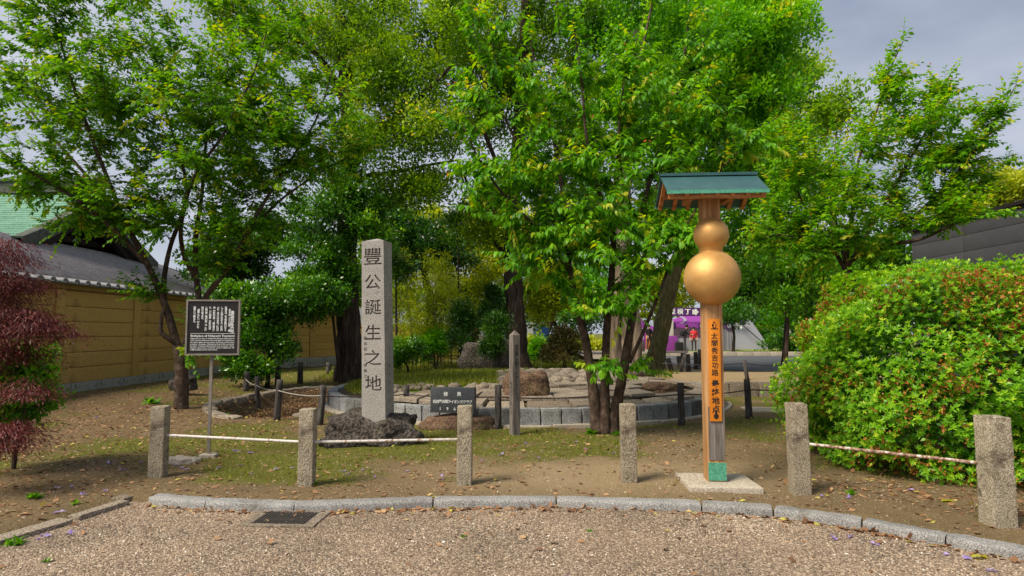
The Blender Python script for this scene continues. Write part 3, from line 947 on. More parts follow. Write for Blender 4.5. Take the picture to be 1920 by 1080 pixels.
for i_, ch in enumerate('豐公誕生之地'):
    hgt = .375 if i_ == 0 else .352
    pierced(ch, zt_ - hgt, Z1 - .05 if i_ == 0 else zt_, .28 if i_ == 0 else .245, zt_ - hgt / 2)
    zt_ -= hgt
pierced('\u3000', Z0, zt_, .2)
inner = [f for f in face_bm.faces if max(v.co.z for v in f.verts) - min(v.co.z for v in f.verts) < 1e-4 and any(abs(f.verts[0].co.z - z_) < 3e-4 for z_ in cuts_z if Z0 + .01 < z_ < Z1 - .06)
         and max(abs(v.co.x) for v in f.verts) > .15]
bmesh.ops.delete(face_bm, geom=inner, context='FACES_ONLY')
bmesh.ops.remove_doubles(face_bm, verts=face_bm.verts[:], dist=.0004)
fm = bpy.data.meshes.new('carved_face'); face_bm.to_mesh(fm); face_bm.free()
fm.materials.clear()
fm.polygons.foreach_set('use_smooth', [False] * len(fm.polygons))
obj('carved_face', fm, M['granite_stele'], st)
TZ = (C0 + zt_) / 2
# the floor of the cut letters is dark: grime with painted-in recess shade
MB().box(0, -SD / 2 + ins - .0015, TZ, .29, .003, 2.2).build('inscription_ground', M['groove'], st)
# small inscriptions: date on the front's left border, donors on the side
chars(st, '昭和四十二年建之', .05, (-.118, -SD / 2 - .003, 1.25), .075, M['ink_soft'])
chars(st, '名古屋市中村区', .055, (SW / 2 * .985 + .001, .0, 1.0), .12, M['ink_soft'], rot=math.pi / 2, lean=.0044)

# ================================================================== BLACK SLAB ON BROWN ROCK
bp0 = P(850, 806, .05)
rk2 = obj('plinth_rock', rock_mesh('plinth_rock', .70, .34, .235, 4, .14, 1.2, 8.2, -.45), M['brown_rock'], None, (bp0.x + .03, bp0.y + .32, -.06), (0, 0, R(-3)))
tag(rk2, 'brown mossy boulder under the black inscribed slab', 'rock')
SYb = bp0.y + .14
sl = W(848, 773, SYb)
th = thing('inscribed_slab', 'small polished black granite slab with white Japanese inscription', 'monument', (sl.x, SYb, sl.z - .01), R(-9))
obj('slab', stone_box('slab', .73, .14, .40, .006, 0), M['black_granite'], th, (0, .07, 0))
chars(th, '修景', .075, (0, -.0025, .30), .22, M['white_paint'], horizontal=True, offset=.001)
chars(th, '名古屋太閤ライオンズクラブ', .060, (0, -.0025, .18), .050, M['white_paint'], horizontal=True, offset=.0008)
chars(th, '196\u3000', .07, (-.02, -.0025, .065), .12, M['white_paint'], horizontal=True, offset=.0005)

# ================================================================== GREY WOODEN MARKER
wp = P(965, 816, .05)
th = thing('wooden_marker', 'weathered grey wooden marker post with pointed top and faded brush writing', 'marker post', (wp.x, wp.y + .07, 0), R(30))
mb = MB()
a_ = .06
mb.add([(-a_, -a_, -.05), (a_, -a_, -.05), (a_, a_, -.05), (-a_, a_, -.05), (-a_, -a_, 1.55), (a_, -a_, 1.55), (a_, a_, 1.55), (-a_, a_, 1.55), (0, 0, 1.625)],
       [(3, 2, 1, 0), (0, 1, 5, 4), (1, 2, 6, 5), (2, 3, 7, 6), (3, 0, 4, 7), (4, 5, 8), (5, 6, 8), (6, 7, 8), (7, 4, 8)])
mb.build('shaft', M['grey_wood'], th)
chars(th, '名古屋太閤ライオンズクラブ', .07, (0.0, -a_ - .0015, .98), .066, M['ink'], offset=.001)
chars(th, '昭和四十二年十月', .06, (-a_ - .0015, 0, .6), .062, M['ink_soft'], rot=-math.pi / 2)

# ================================================================== GOLDEN GOURD SIGN
gp_ = P(1348, 903, .1)
th = thing('gourd_signpost', 'wooden signpost with golden gourd, orange plaque and small green roof', 'signpost', (gp_.x - .015, gp_.y + .09, 0), R(-4))
PWx, PWy = .185, .19
obj('base_slab', stone_box('base_slab', .70, .66, .16, .008, 4, .003, 6, 2), M['concrete'], th, (0.02, -.02, -.06), (0, 0, R(2)))
obj('pole', stone_box('pole', PWx, PWy, 2.95, .012, 0, segs=2), M['post_wood'], th, (0, 0, .095))
gr_ = MB(); gr_.box(.006, -PWy / 2 - .004, .58, PWx - .028, .008, .53)
gr_.build('weathered_facing', M['grey_wood'], th, label='greyed weathered lower front of the post')
MB().box(.006, -PWy / 2 - .006, .20, PWx - .01, .012, .175).build('copper_shoe', M['teal'], th)
pl = obj('plaque', stone_box('plaque', .118, .018, 1.03, .004, 0, segs=2), M['plaque'], th, (.0, -PWy / 2 - .013, .70))
yq = -.0105
chars(pl, '太閤秀吉功路', .070, (0, yq, .672), .0735, M['ink'], offset=.0010)
chars(pl, '最終地点', .078, (0, yq, .25), .084, M['ink'], offset=.0018)
def gourd_flat(s):
    pts = []
    for k in range(28):
        a = 2 * math.pi * k / 28
        r_ = 1.0
        x, z = math.cos(a), math.sin(a)
        if z > .25: x *= .62 * (1 - .35 * max(0, z - .5)); z = .25 + (z - .25) * 1.35
        pts.append((x * s * .72, 0, z * s))
    return pts
em = MB(); pts = gourd_flat(.034); em.add(pts, [tuple(range(28))]); em.box(0, 0, .052, .006, .002, .016)
em.build('gourd_emblem', M['ink'], pl, loc=(0.002, yq, .055))
em = MB()
outer, inner = gourd_flat(.032), gourd_flat(.022)
em.add(outer + inner, [(k, (k + 1) % 28, 28 + (k + 1) % 28, 28 + k) for k in range(28)])
em.box(0, 0, -.035, .07, .002, .008).box(-.01, 0, .0, .012, .002, .02)
em.build('gourd_emblem', M['ink'], pl, loc=(0, yq, .965))
# the gourd: lower and upper bulb of beaten metal
def bulb(rx, z0, z1, top_r, bot_r, n=36):
    """profile of a slightly flattened ball between two open rims"""
    zc, hz = (z0 + z1) / 2, (z1 - z0) / 2
    pr = []
    for k in range(n + 1):
        t = -1 + 2 * k / n
        r_ = rx * (1 - abs(t) ** 2.15) ** (1 / 2.05)
        r_ = max(r_, (bot_r if t < 0 else top_r) * (1 - (1 - abs(t)) * 1.0))
        pr.append((max(r_, .004), zc + hz * t))
    return pr
GY = -.07
lz0, lz1, uz1 = 1.875, 2.425, 2.775
pr = [(max(.004, .285 * math.sin(t)), 2.152 - .285 * math.cos(t)) for t in np.linspace(.0, math.pi - .42, 30)]
pr.append((.118, 2.418)); pr.append((.10, 2.42))
lower = MB().lathe(pr, 48).build('gourd_lower_bulb', M['gold'], th, True, loc=(0, GY, 0))
pr = [(.108, 2.416)] + [(.112, 2.42)] + [(max(.004, .178 * math.sin(t)), 2.60 - .178 * math.cos(t) * (1.0 if t > 1.5 else 1.03)) for t in np.linspace(.70, math.pi, 26)]
upper = MB().lathe(pr, 48).build('gourd_upper_bulb', M['gold'], th, True, loc=(0, GY, 0))
MB().lathe([(.119, 2.412), (.122, 2.4165), (.119, 2.421)], 40).build('gourd_waist_ring', M['gold'], th, True, loc=(0, GY, 0))
MB().tube([(0, 0, 2.76), (.003, -.004, 2.80), (.012, -.006, 2.835)], [.012, .009, .007], 8).tube([(.012, 0, 2.765), (.02, 0, 2.83)], [.007, .006], 6).build('gourd_stalk', M['gold'], th, True, loc=(0, GY, 0))
# little gabled roof
rf = MB()
RL, RD, RZ, EZ = .99, .39, 3.235, 3.00
def slope(mb, sgn, l, y0, z0, y1, z1, t):
    mb.add([(-l / 2, sgn * y0, z0), (l / 2, sgn * y0, z0), (l / 2, sgn * y1, z1), (-l / 2, sgn * y1, z1),
            (-l / 2, sgn * y0, z0 - t), (l / 2, sgn * y0, z0 - t), (l / 2, sgn * y1, z1 - t), (-l / 2, sgn * y1, z1 - t)],
           [(0, 1, 2, 3), (7, 6, 5, 4), (0, 4, 5, 1), (1, 5, 6, 2), (2, 6, 7, 3), (3, 7, 4, 0)] if sgn < 0 else
           [(3, 2, 1, 0), (4, 5, 6, 7), (1, 5, 4, 0), (2, 6, 5, 1), (3, 7, 6, 2), (0, 4, 7, 3)])
slope(rf, -1, RL, 0, RZ, RD, EZ, .022); slope(rf, 1, RL, 0, RZ, RD, EZ, .022)
roof = rf.build('roof', M['teal_roof'], th)
MB().box(0, 0, RZ + .012, RL + .01, .07, .03).build('ridge_cap', M['teal_roof'], roof)
MB().box(0, -RD, EZ - .018, RL + .004, .012, .034).build('eave_flashing', M['teal'], roof)
MB().box(0, RD, EZ - .018, RL + .004, .012, .034).build('eave_flashing', M['teal'], roof)
ang = math.atan2(RZ - EZ, RD)
for k, x_ in enumerate(np.linspace(-RL / 2 + .05, RL / 2 - .05, 7)):
    for s_ in (-1, 1):
        MB().box(x_, s_ * (RD / 2 + .005), (RZ + EZ) / 2 - .052, .04, RD * 1.06, .045, rx=-s_ * ang).build('rafter', M['frame_wood'], roof)
for y_, z_ in ((-.20, RZ - .175), (.20, RZ - .175), (0, RZ - .075)):
    MB().box(0, y_, z_, RL - .12, .05, .06).build('purlin', M['frame_wood'], roof)
MB().box(0, -RD + .05, EZ - .055, RL - .04, .03, .04).build('purlin', M['frame_wood'], roof)
for x_ in (-.20, .20):
    MB().box(x_, 0, RZ - .24, .055, .52, .055).build('bracket_arm', M['frame_wood'], roof)
MB().box(0, 0, RZ - .215, .58, .06, .06).build('bracket_arm', M['frame_wood'], roof)

# ================================================================== ROUND PLATFORM
def dome(r_):
    return .20 * (1 - min(1.0, r_ / (PR - .2)) ** 4)
plat = thing('stone_platform', 'low round platform of granite blocks and paving around an old tree', 'platform', (PC.x, PC.y, 0))
def ang_of(x): return math.degrees(math.atan2(-1, 0))
# core of packed earth under the paving
core = MB().lathe([(PR - .24, -.05), (PR - .24, PZ - .10)] + [(r_, PZ - .095 + dome(r_)) for r_ in (PR - .5, PR - .8, PR - 1.2, PR - 1.8, 1.6, .01)], 64)
core.build('earth_core', patchy('packed_earth', [(0.3, srgb(76, 62, 48)), (0.7, srgb(112, 96, 74))], 8, None, rough=.95, bump_s=.6, bump_d=.01), plat)
blocks = [stone_box('granite_block', .325, .2, PZ - .03, .014, 4, .012, 7, s_) for s_ in range(6)]
nb = int(2 * math.pi * (PR - .1) / .335)
for k in range(nb):
    a = 2 * math.pi * k / nb
    if math.sin(a) > .35: continue
    r_ = PR - .1 + random.uniform(-.012, .012)
    obj('granite_block', blocks[k % 6], M['wall_block'], plat, (r_ * math.cos(a), r_ * math.sin(a), 0), (0, random.uniform(-.012, .012), a + math.pi / 2 + random.choice((0, math.pi))))
# footing course in front of the wall
foot = [stone_box('footing_stone', .62, .14, .1, .012, 3, .008, 6, 20 + s_) for s_ in range(4)]
nfoot = int(2 * math.pi * (PR + .08) / .64)
for k in range(nfoot):
    a = 2 * math.pi * (k + .3) / nfoot
    if math.sin(a) > -.15: continue
    obj('footing_stone', foot[k % 4], M['concrete'], plat, ((PR + .075) * math.cos(a), (PR + .075) * math.sin(a), -.015 + random.uniform(-.01, .01)), (0, 0, a + math.pi / 2))
# paving in rings, each slab its own size
def slab_mesh(r0, r1, a0, a1, t, seed):
    K = 3
    vs, fs = [], []
    rr = random.Random(seed)
    j = lambda s_: rr.uniform(-s_, s_)
    jit = [[(j(.02), j(.02)) for _ in range(2)] for _ in range(K + 1)]
    for zt, ins_ in ((0, 0), (t - .012, 0), (t, .012)):
        for i in range(K + 1):
            a = a0 + (a1 - a0) * i / K
            for q_, r_ in enumerate((r0, r1)):
                dx, dy = jit[i][q_]
                rm, am = (r0 + r1) / 2, (a0 + a1) / 2
                r2 = r_ + (rm - r_) * ins_ * 2; a2 = a + (am - a) * ins_ * 2
                vs.append((r2 * math.cos(a2) + dx, r2 * math.sin(a2) + dy, zt + dome(r2)))
    w_ = 2 * (K + 1)
    for L in range(2):
        o_ = L * w_
        ringi = [2 * i for i in range(K + 1)] + [2 * i + 1 for i in range(K, -1, -1)]
        for i in range(len(ringi)):
            p_, q_ = ringi[i], ringi[(i + 1) % len(ringi)]
            fs.append((o_ + q_, o_ + p_, o_ + w_ + p_, o_ + w_ + q_))
    for i in range(K):
        o_ = 2 * w_ + 2 * i
        fs.append((o_, o_ + 1, o_ + 3, o_ + 2))
    mb = MB(); mb.add(vs, fs)
    me = mb.mesh('paving_slab')
    bm = bmesh.new(); bm.from_mesh(me); bmesh.ops.recalc_face_normals(bm, faces=bm.faces[:]); bm.to_mesh(me); bm.free()
    return me
rings = [(PR - .64, PR - .215), (PR - 1.10, PR - .65), (PR - 1.55, PR - 1.11), (PR - 2.0, PR - 1.56), (PR - 2.5, PR - 2.01)]
sd = 0
for ri, (r0, r1) in enumerate(rings):
    a = R(170)
    while a < R(372):
        ln = random.uniform(.5, .85)
        da = ln / r1
        sd += 1
        # the left back of the platform is grown over with grass
        mid = a + da / 2
        xx_, yy_ = (r0 + r1) / 2 * math.cos(mid), (r0 + r1) / 2 * math.sin(mid)
        if not (xx_ < -.7 and yy_ > -3.0 + ri * .1) and random.random() > .04:
            obj('paving_slab', slab_mesh(r0 + .024, r1 - .024, a + .022 / r1, a + da - .022 / r1, .075, sd), M['paving'], plat,
                (0, 0, PZ - .085 + random.uniform(-.016, .02)), (random.uniform(-.012, .012), random.uniform(-.012, .012), 0))
        a += da
# cobbles towards the middle
cob = [rock_mesh('cobble', .16, .13, .11, 2, .15, 1.2, 30 + s_, -.4) for s_ in range(5)]
for k in range(230):
    x_, y_ = random.uniform(-.6, 2.4), random.uniform(-1.5, 2.6)
    r_ = math.hypot(x_, y_)
    if r_ > 2.2 and y_ < 0: continue
    obj('cobble', cob[k % 5], M['paving'], plat, (x_, y_, PZ - .08 + dome(r_)), (0, 0, random.uniform(0, 6)), ).scale = [random.uniform(.6, 1.25)] * 3
# grassy cap of the platform (left and back)
cg = MB()
NA, NR = 30, 10
vs, fs = [], []
for i in range(NR + 1):
    for k in range(NA + 1):
        u, t = k / NA, i / NR
        x_ = -4.0 + 4.0 * u
        y_ = -2.6 + 6.4 * t
        r_ = math.hypot(x_, y_)
        if r_ > PR - .25:
            x_ *= (PR - .25) / r_; y_ *= (PR - .25) / r_
        r_ = math.hypot(x_, y_)
        z_ = PZ - .16 + dome(r_) + .12 * max(0, min(1, (PR - .2 - r_) / .9)) * (min(1, (1 - u) * 5)) + .03 * mnoise.noise(Vector((x_ * 2, y_ * 2, 0)))
        vs.append((x_, y_, z_))
for i in range(NR):
    for k in range(NA):
        a = i * (NA + 1) + k
        fs.append((a, a + 1, a + NA + 2, a + NA + 1))
cg.add(vs, fs)
cap_o = cg.build('grassy_cap', patchy('turf', [(0.3, srgb(66, 84, 26)), (0.55, srgb(98, 122, 40)), (0.75, srgb(136, 132, 66))], 9, None, rough=.97, bump_s=.8, bump_d=.02), plat, True)
# stones edging the turf
edge_st = [rock_mesh('edging_stone', .14, .1, .09, 2, .2, 1.2, 50 + s_, -.4) for s_ in range(4)]
for k in range(46):
    t = k / 45
    x_ = -2.9 + 2.7 * t + random.uniform(-.12, .12)
    y_ = -2.55 + .25 * math.sin(t * 7) + random.uniform(-.25, .25)
    obj('edging_stone', edge_st[k % 4], M['paving'], plat, (x_, y_, PZ - .04 + dome(math.hypot(x_, y_))), (0, 0, random.uniform(0, 6))).scale = [random.uniform(.5, 1.2)] * 3

# boulders on and by the platform
def boulder(px, py, z, sx, sy, sz, m, lab, seed, rz=0, sub=4, amp=.25, flat=-.3):
    p = P(px, py, z)
    o = obj('boulder', rock_mesh('boulder', sx, sy, sz, sub, amp, 1.4, seed, flat), M[m], None, (p.x, p.y, p.z - .04), (0, 0, rz))
    return tag(o, lab, 'rock')
def boulder_at(x, y, sx, sy, sz, m, lab, seed):
    z = PZ - .08 + dome(math.hypot(x - PC.x, y - PC.y))
    return tag(obj('boulder', rock_mesh('boulder', sx, sy, sz, 4, .25, 1.4, seed, -.3), M[m], None, (x, y, z)), lab, 'rock')
boulder_at(.26, 11.6, .44, .30, .40, 'brown_rock', 'reddish brown boulder lying on the paving behind the wooden marker', 14)
boulder_at(2.9, 12.7, .40, .26, .17, 'brown_rock', 'low brown boulder on the paving behind the golden gourd post', 15)
boulder(915, 690, .55, .9, .6, .75, 'dark_rock', 'large dark boulder beside the old tree behind the platform', 17)
boulder(345, 728, .3, .3, .22, .28, 'dark_rock', 'dark stone at the foot of the cherry tree by the ochre wall', 18)
boulder(335, 866, .05, .24, .13, .09, 'concrete', 'flat pale stone in the soil beside the notice board post', 19)

# ================================================================== LOG POSTS AND ROPES
fence = thing('rope_fence', 'low rope fence of weathered log posts around the round platform', 'fence', (0, 0, 0))
LOGS = [((461, 733), (463, 697), 18, .05), ((483, 768), (482, 706), 0, 0), ((519, 788), (525, 712), 0, 0), ((599, 797), (607, 722), 0, 0), ((762, 786), (762, 722), 0, 0), ((934, 804), (934, 722), 0, 0), ((1122, 796), (1122, 722), 0, 0),
        ((1278, 797), (1276, 718), 0, 0), ((1405, 785), (1400, 711), 0, 0), ((1560, 775), (1560, 705), 0, 0)]
tops = []
for i, (b_, t_, _, _) in enumerate(LOGS):
    p = P(*b_, Hs(*P(*b_, .05).xy) + .0)
    q_ = W(*t_, p.y + (.06 if i == 3 else 0))
    r_ = .058 if i not in (0,) else .07
    N = 7
    mb = MB().tube([p.lerp(q_, k / N) - Vector((0, 0, .08 * (k == 0))) for k in range(N + 1)], [r_ * (1.05 - .02 * k + random.uniform(-.04, .04)) for k in range(N + 1)], 10)
    mb.build('log_post', M['log'], fence, True)
    tops.append(p.lerp(q_, .74) if i else p.lerp(q_, .62))
for i in range(len(tops) - 1):
    a, b = tops[i], tops[i + 1]
    sag = .035
    N = 12
    pts = [a.lerp(b, k / N) - Vector((0, .05 if i > 2 else .05, sag * 4 * (k / N) * (1 - k / N))) for k in range(N + 1)]
    MB().tube(pts, .010, 6).build('rope', M['rope_pale'] if i < 3 else M['rope'], fence, True)
fence2 = thing('rope_fence', 'low fence of dark log posts in front of the far ochre wall', 'fence', (0, 0, 0))
t2 = []
for b_, t_ in (((521, 722), (521, 681)), ((563, 718), (563, 679)), ((616, 708), (616, 679))):
    p = P(*b_, .1); q_ = W(*t_, p.y)
    MB().tube([p - Vector((0, 0, .1)), p.lerp(q_, .5), q_], [.085, .08, .08], 10).build('log_post', M['log'], fence2, True)
    t2.append(p.lerp(q_, .8))
for i in range(2):
    MB().tube([t2[i], (t2[i] + t2[i + 1]) / 2 - Vector((0, 0, .05)), t2[i + 1]], .012, 6).build('rope', M['rope'], fence2, True)
fence3 = thing('rope_fence', 'cluster of leaning log fence posts beside the mossy trunk', 'fence', (0, 0, 0))
t3 = []
for b_, t_, r_ in (((1262, 704), (1252, 672), .09), ((1268, 706), (1285, 670), .07), ((1277, 702), (1272, 668), .08), ((1291, 700), (1290, 664), .08), ((1305, 694), (1304, 660), .08), ((1311, 690), (1312, 655), .08), ((1255, 660), (1254, 628), .11), ((1206, 668), (1206, 640), .1)):
    p = P(*b_, .1); q_ = W(*t_, p.y)
    MB().tube([p - Vector((0, 0, .1)), p.lerp(q_, .5), q_], [r_, r_ * .97, r_ * .95], 10).build('log_post', M['log'], fence3, True)
    t3.append(p.lerp(q_, .75))
for i in (0, 3, 4):
    MB().tube([t3[i], (t3[i] + t3[i + 1]) / 2 - Vector((0, 0, .06)), t3[i + 1]], .012, 6).build('rope', M['rope'], fence3, True)
fence4 = thing('rope_fence', 'two slim dark fence posts on the gravel terrace beside the road', 'fence', (0, 0, 0))
t4 = []
for b_, t_ in (((1402, 712), (1396, 676)), ((1470, 706), (1470, 680))):
    p = P(*b_, .34); q_ = W(*t_, p.y)
    MB().tube([p - Vector((0, 0, .1)), q_], [.055, .05], 9).build('log_post', M['log'], fence4, True)
    t4.append(p.lerp(q_, .85))
MB().tube([t4[0] + Vector((-2.2, 0, 0)), t4[0] + Vector((-1.1, 0, -.05)), t4[0], (t4[0] + t4[1]) / 2 - Vector((0, 0, .04)), t4[1]], .012, 6).build('rope', M['rope'], fence4, True)

# basin rim stones
basin = thing('basin_rim', 'rim of rounded kerb stones around the dry leaf-filled basin', 'stone rim', (BAS[0], BAS[1], 0))
rimm = [stone_box('rim_stone', .60, .24, .3, .06, 3, .02, 4, 60 + s_) for s_ in range(5)]
for k in range(28):
    a = 2 * math.pi * k / 28
    x_, y_ = BAS[2] * 1.02 * math.cos(a), BAS[3] * 1.02 * math.sin(a)
    if math.hypot(BAS[0] + x_ - PC.x, BAS[1] + y_ - PC.y) < PR + .25: continue
    if -2.7 > y_ * 1.0 and x_ > -.2: continue
    tan = math.atan2(BAS[3] * math.cos(a), -BAS[2] * math.sin(a))
    obj('rim_stone', rimm[k % 5], M['paving'], basin, (x_, y_, Hs(BAS[0] + x_ * 1.1, BAS[1] + y_ * 1.1) - .25), (random.uniform(-.05, .05), random.uniform(-.05, .05), tan))

# low retaining wall of the terrace
rw = thing('terrace_wall', 'low rough stone edging wall of the gravel terrace behind the gourd post', 'wall', (0, 0, 0))
x_ = 4.55
rws = [stone_box('wall_stone', .7, .22, .42, .02, 4, .02, 5, 70 + s_) for s_ in range(4)]
k = 0
while x_ < 11:
    obj('wall_stone', rws[k % 4], M['paving'], rw, (x_ + .35, 15.7 + random.uniform(-.01, .01), -.03), (0, 0, random.choice((0, math.pi))))
    x_ += .71; k += 1
# white-framed cover by the bush
p = P(1432, 768, .06)
th = thing('ground_cover', 'small inspection cover in a pale square frame beside the azalea bush', 'drain cover', (p.x, p.y, Hs(p.x, p.y) + .0), R(-6))
mb = MB()
for a_ in ((0, -.3, .74, .1), (0, .3, .74, .1), (-.32, 0, .1, .5), (.32, 0, .1, .5)):
    mb.box(a_[0], a_[1], .01, a_[2], a_[3], .04)
mb.build('frame', M['concrete'], th)
MB().box(0, 0, .008, .53, .49, .03).build('lid', M['steel'], th)
# flat stones on the path behind

# ================================================================== OCHRE PRECINCT WALL
WX = -11.0
def wall_run(a, b, h, bays, rows, label, tiles=True, foot_h=.32, z0=0.0, pil=.3):
    a, b = Vector((a[0], a[1], 0)), Vector((b[0], b[1], 0))
    L = (b - a).length
    rz = math.atan2((b - a).y, (b - a).x)
    th = thing('precinct_wall', label, 'wall', (a.x, a.y, z0), rz)          # local +X runs along the wall, local -Y is the seen face
    MB().box(L / 2, .12, h / 2, L, .16, h).build('wall_core', M['wall_trim'], th)
    bl = L / bays
    ph = (h - foot_h - .16) / rows
    pm = [stone_box('panel', bl - pil - .03, .05, ph - .014, .006, 3, .004, 2, s_) for s_ in range(3)]
    pils = stone_box('pilaster', pil, .09, h - foot_h - .15, .008, 0)
    for i in range(bays):
        for r_ in range(rows):
            obj('panel', pm[(i + r_) % 3], M['yellow_wall'], th, (bl * (i + .5) + pil / 2, .02, foot_h + .005 + r_ * ph))
        obj('pilaster', pils, M['yellow_wall'], th, (bl * i + pil / 2, .0, foot_h + .003))
    fm_ = [stone_box('footing_block', .98, .14, foot_h + .4, .012, 2, .008, 4, 10 + s_) for s_ in range(3)]
    k, x = 0, 0.0
    while x < L - .3:
        obj('footing_block', fm_[k % 3], M['granite'], th, (x + .5, .0, -.4)); x += 1.0; k += 1
    MB().box(L / 2, .06, h - .06, L, .24, .13).build('top_rail', M['wall_trim'], th)
    if tiles:
        cap = MB()
        cap.add([(0, -.22, h + .015), (L, -.22, h + .015), (L, .02, h + .05), (0, .02, h + .05), (0, .3, h + .02), (L, .3, h + .02), (0, -.22, h - .02), (L, -.22, h - .02), (0, .3, h - .02), (L, .3, h - .02)],
                [(0, 1, 2, 3), (3, 2, 5, 4), (6, 7, 1, 0), (4, 5, 9, 8), (8, 9, 7, 6)])
        cap.build('coping', M['tile'], th)
        # each tile: a half-round cover tile with a rounded end, and the pan edge beside it
        tm = MB()
        vs, fs = [], []
        n_ = 8
        for j, (y, z, s_) in enumerate(((-.27, h + .045, 1.0), (-.25, h + .055, 1.0), (.05, h + .085, 1.0))):
            for q in range(n_ + 1):
                a_ = math.pi * q / n_
                vs.append((.105 * s_ * math.cos(a_), y, z + .085 * s_ * math.sin(a_) - .02))
        for j in range(2):
            for q in range(n_):
                o_ = j * (n_ + 1) + q
                fs.append((o_, o_ + 1, o_ + n_ + 2, o_ + n_ + 1))
        fs.append(tuple(range(n_ + 1)))
        tm.add(vs, fs)
        tm.box(.205, -.235, h + .012, .2, .03, .05)
        tme = tm.mesh('cover_tile', False)
        for k in range(int(L / .41)):
            obj('cover_tile', tme, M['tile'], th, (.2 + k * .41, 0, 0))
    return th
# the far end is built first so that the run's left-to-right matches the seen face (+X side)
wall_run((WX, 9.0), (WX, 25.0), 2.78, 5, 6, 'long ochre precinct wall with grey tile coping beside the temple')
wall_run((WX - .02, 25.1), (-8.1, 30.6), 2.6, 3, 6, 'short bay of ochre wall behind the dark camphor trunk', foot_h=.45)
lw = wall_run((-7.9, 32.0), (-1.7, 33.5), 2.0, 3, 3, 'low ochre wall with dark horizontal rails behind the bamboo', tiles=False, foot_h=.15, pil=.12)
for z_ in (.75, 1.3, 1.8):
    MB().box(3.2, -.075, z_, 6.3, .03, .03).build('batten', M['dark_wood'], lw)

# ================================================================== TEMPLE
tmpl = thing('temple_hall', 'temple hall with green copper gable roof and grey lower roof behind the ochre wall', 'building', (0, 0, 0))
GX, GYc = -15.0, 22.0          # gable plane, ridge line
APEX, BASEZ, HALF = 6.45, 4.35, 3.5
def prof_z(t):                  # t 0 at ridge .. 1 at lower edge : concave sweep
    return APEX - (APEX - BASEZ) * (1.28 * t - .28 * t * t)
MB().box(-21.2, 22, 1.9, 12, 9, 3.8).build('hall_wall', M['dark_wood'], tmpl)
ncourse = 22
for side in (-1, 1):
    for k in range(ncourse):
        t0, t1 = k / ncourse, (k + 1) / ncourse
        y0, y1 = GYc + side * HALF * t0, GYc + side * HALF * t1
        z0, z1 = prof_z(t0), prof_z(t1)
        mb = MB()
        xa, xb = -32.0, GX + .75
        up = .028
        mb.add([(xa, y0, z0), (xb, y0, z0), (xb, y1, z1 + up), (xa, y1, z1 + up), (xa, y1, z1 - .02), (xb, y1, z1 - .02), (xb, y0, z0 - .04), (xa, y0, z0 - .04)],
               [(0, 3, 2, 1), (3, 4, 5, 2), (1, 2, 5, 6), (7, 6, 5, 4)] if side > 0 else [(0, 1, 2, 3), (3, 2, 5, 4), (1, 6, 5, 2), (7, 4, 5, 6)])
        mb.build('copper_course', M['copper'], tmpl)
rdg = MB().box(-23.2, GYc, APEX + .12, 17.8, .5, .4); rdg.box(-23.2, GYc, APEX + .36, 17.9, .62, .08)
rdg.build('ridge', M['verge'], tmpl)
MB().lathe([(.05, 0), (.22, .05), (.26, .2), (.18, .42), (.05, .6)], 12, (GX + .62, GYc, APEX + .1)).build('ridge_end_ornament', M['verge'], tmpl, True)
# thick swept verges and the gable under them
for side in (-1, 1):
    mb = MB()
    K = 14
    vs, fs = [], []
    for i in range(K + 1):
        t = i / K * 1.02
        y, z = GYc + side * HALF * t, prof_z(t)
        for dx in (.80, .45):
            vs += [(GX + dx, y, z + .05), (GX + dx, y, z - .38)]
    for i in range(K):
        o_ = i * 4
        fs += [(o_, o_ + 4, o_ + 5, o_ + 1), (o_ + 2, o_ + 3, o_ + 7, o_ + 6), (o_, o_ + 2, o_ + 6, o_ + 4), (o_ + 1, o_ + 5, o_ + 7, o_ + 3)]
    mb.add(vs, fs); mb.build('verge_board', M['verge'], tmpl)
    mb = MB()
    vs, fs = [], []
    for i in range(K + 1):
        t = i / K * .98
        y, z = GYc + side * (HALF - .12) * t, prof_z(t) - .40
        for dx in (.5, .3):
            vs += [(GX + dx, y, z), (GX + dx, y, z - .34)]
    for i in range(K):
        o_ = i * 4
        fs += [(o_, o_ + 4, o_ + 5, o_ + 1), (o_ + 2, o_ + 3, o_ + 7, o_ + 6), (o_, o_ + 2, o_ + 6, o_ + 4), (o_ + 1, o_ + 5, o_ + 7, o_ + 3)]
    mb.add(vs, fs); mb.build('barge_board', M['dark_wood'], tmpl)
g = MB(); K = 20
vs = [(GX - .35, GYc + HALF * (i / K * 2 - 1), prof_z(abs(i / K * 2 - 1)) - .1) for i in range(K + 1)] + [(GX - .35, GYc + HALF, 3.6), (GX - .35, GYc - HALF, 3.6)]
g.add(vs, [tuple(range(len(vs)))]); g.build('gable_panel', M['dark_wood'], tmpl)
for k in range(9):
    y = GYc - 2.4 + k * .6
    z1 = prof_z(abs(y - GYc) / HALF) - .45
    MB().box(GX - .28, y, (4.0 + z1) / 2, .06, .08, z1 - 4.0).build('gable_lattice', M['dark_wood'], tmpl)
MB().box(GX - .2, GYc, 4.75, .2, 4.6, .2).build('gable_beam', M['dark_wood'], tmpl)
orn = MB().lathe([(.02, -.28), (.12, -.2), (.2, -.05), (.16, .08), (.2, .16), (.12, .3)], 10, (GX + .56, GYc, APEX - .62)); orn.build('gable_pendant', M['plaster_orn'], tmpl, True)
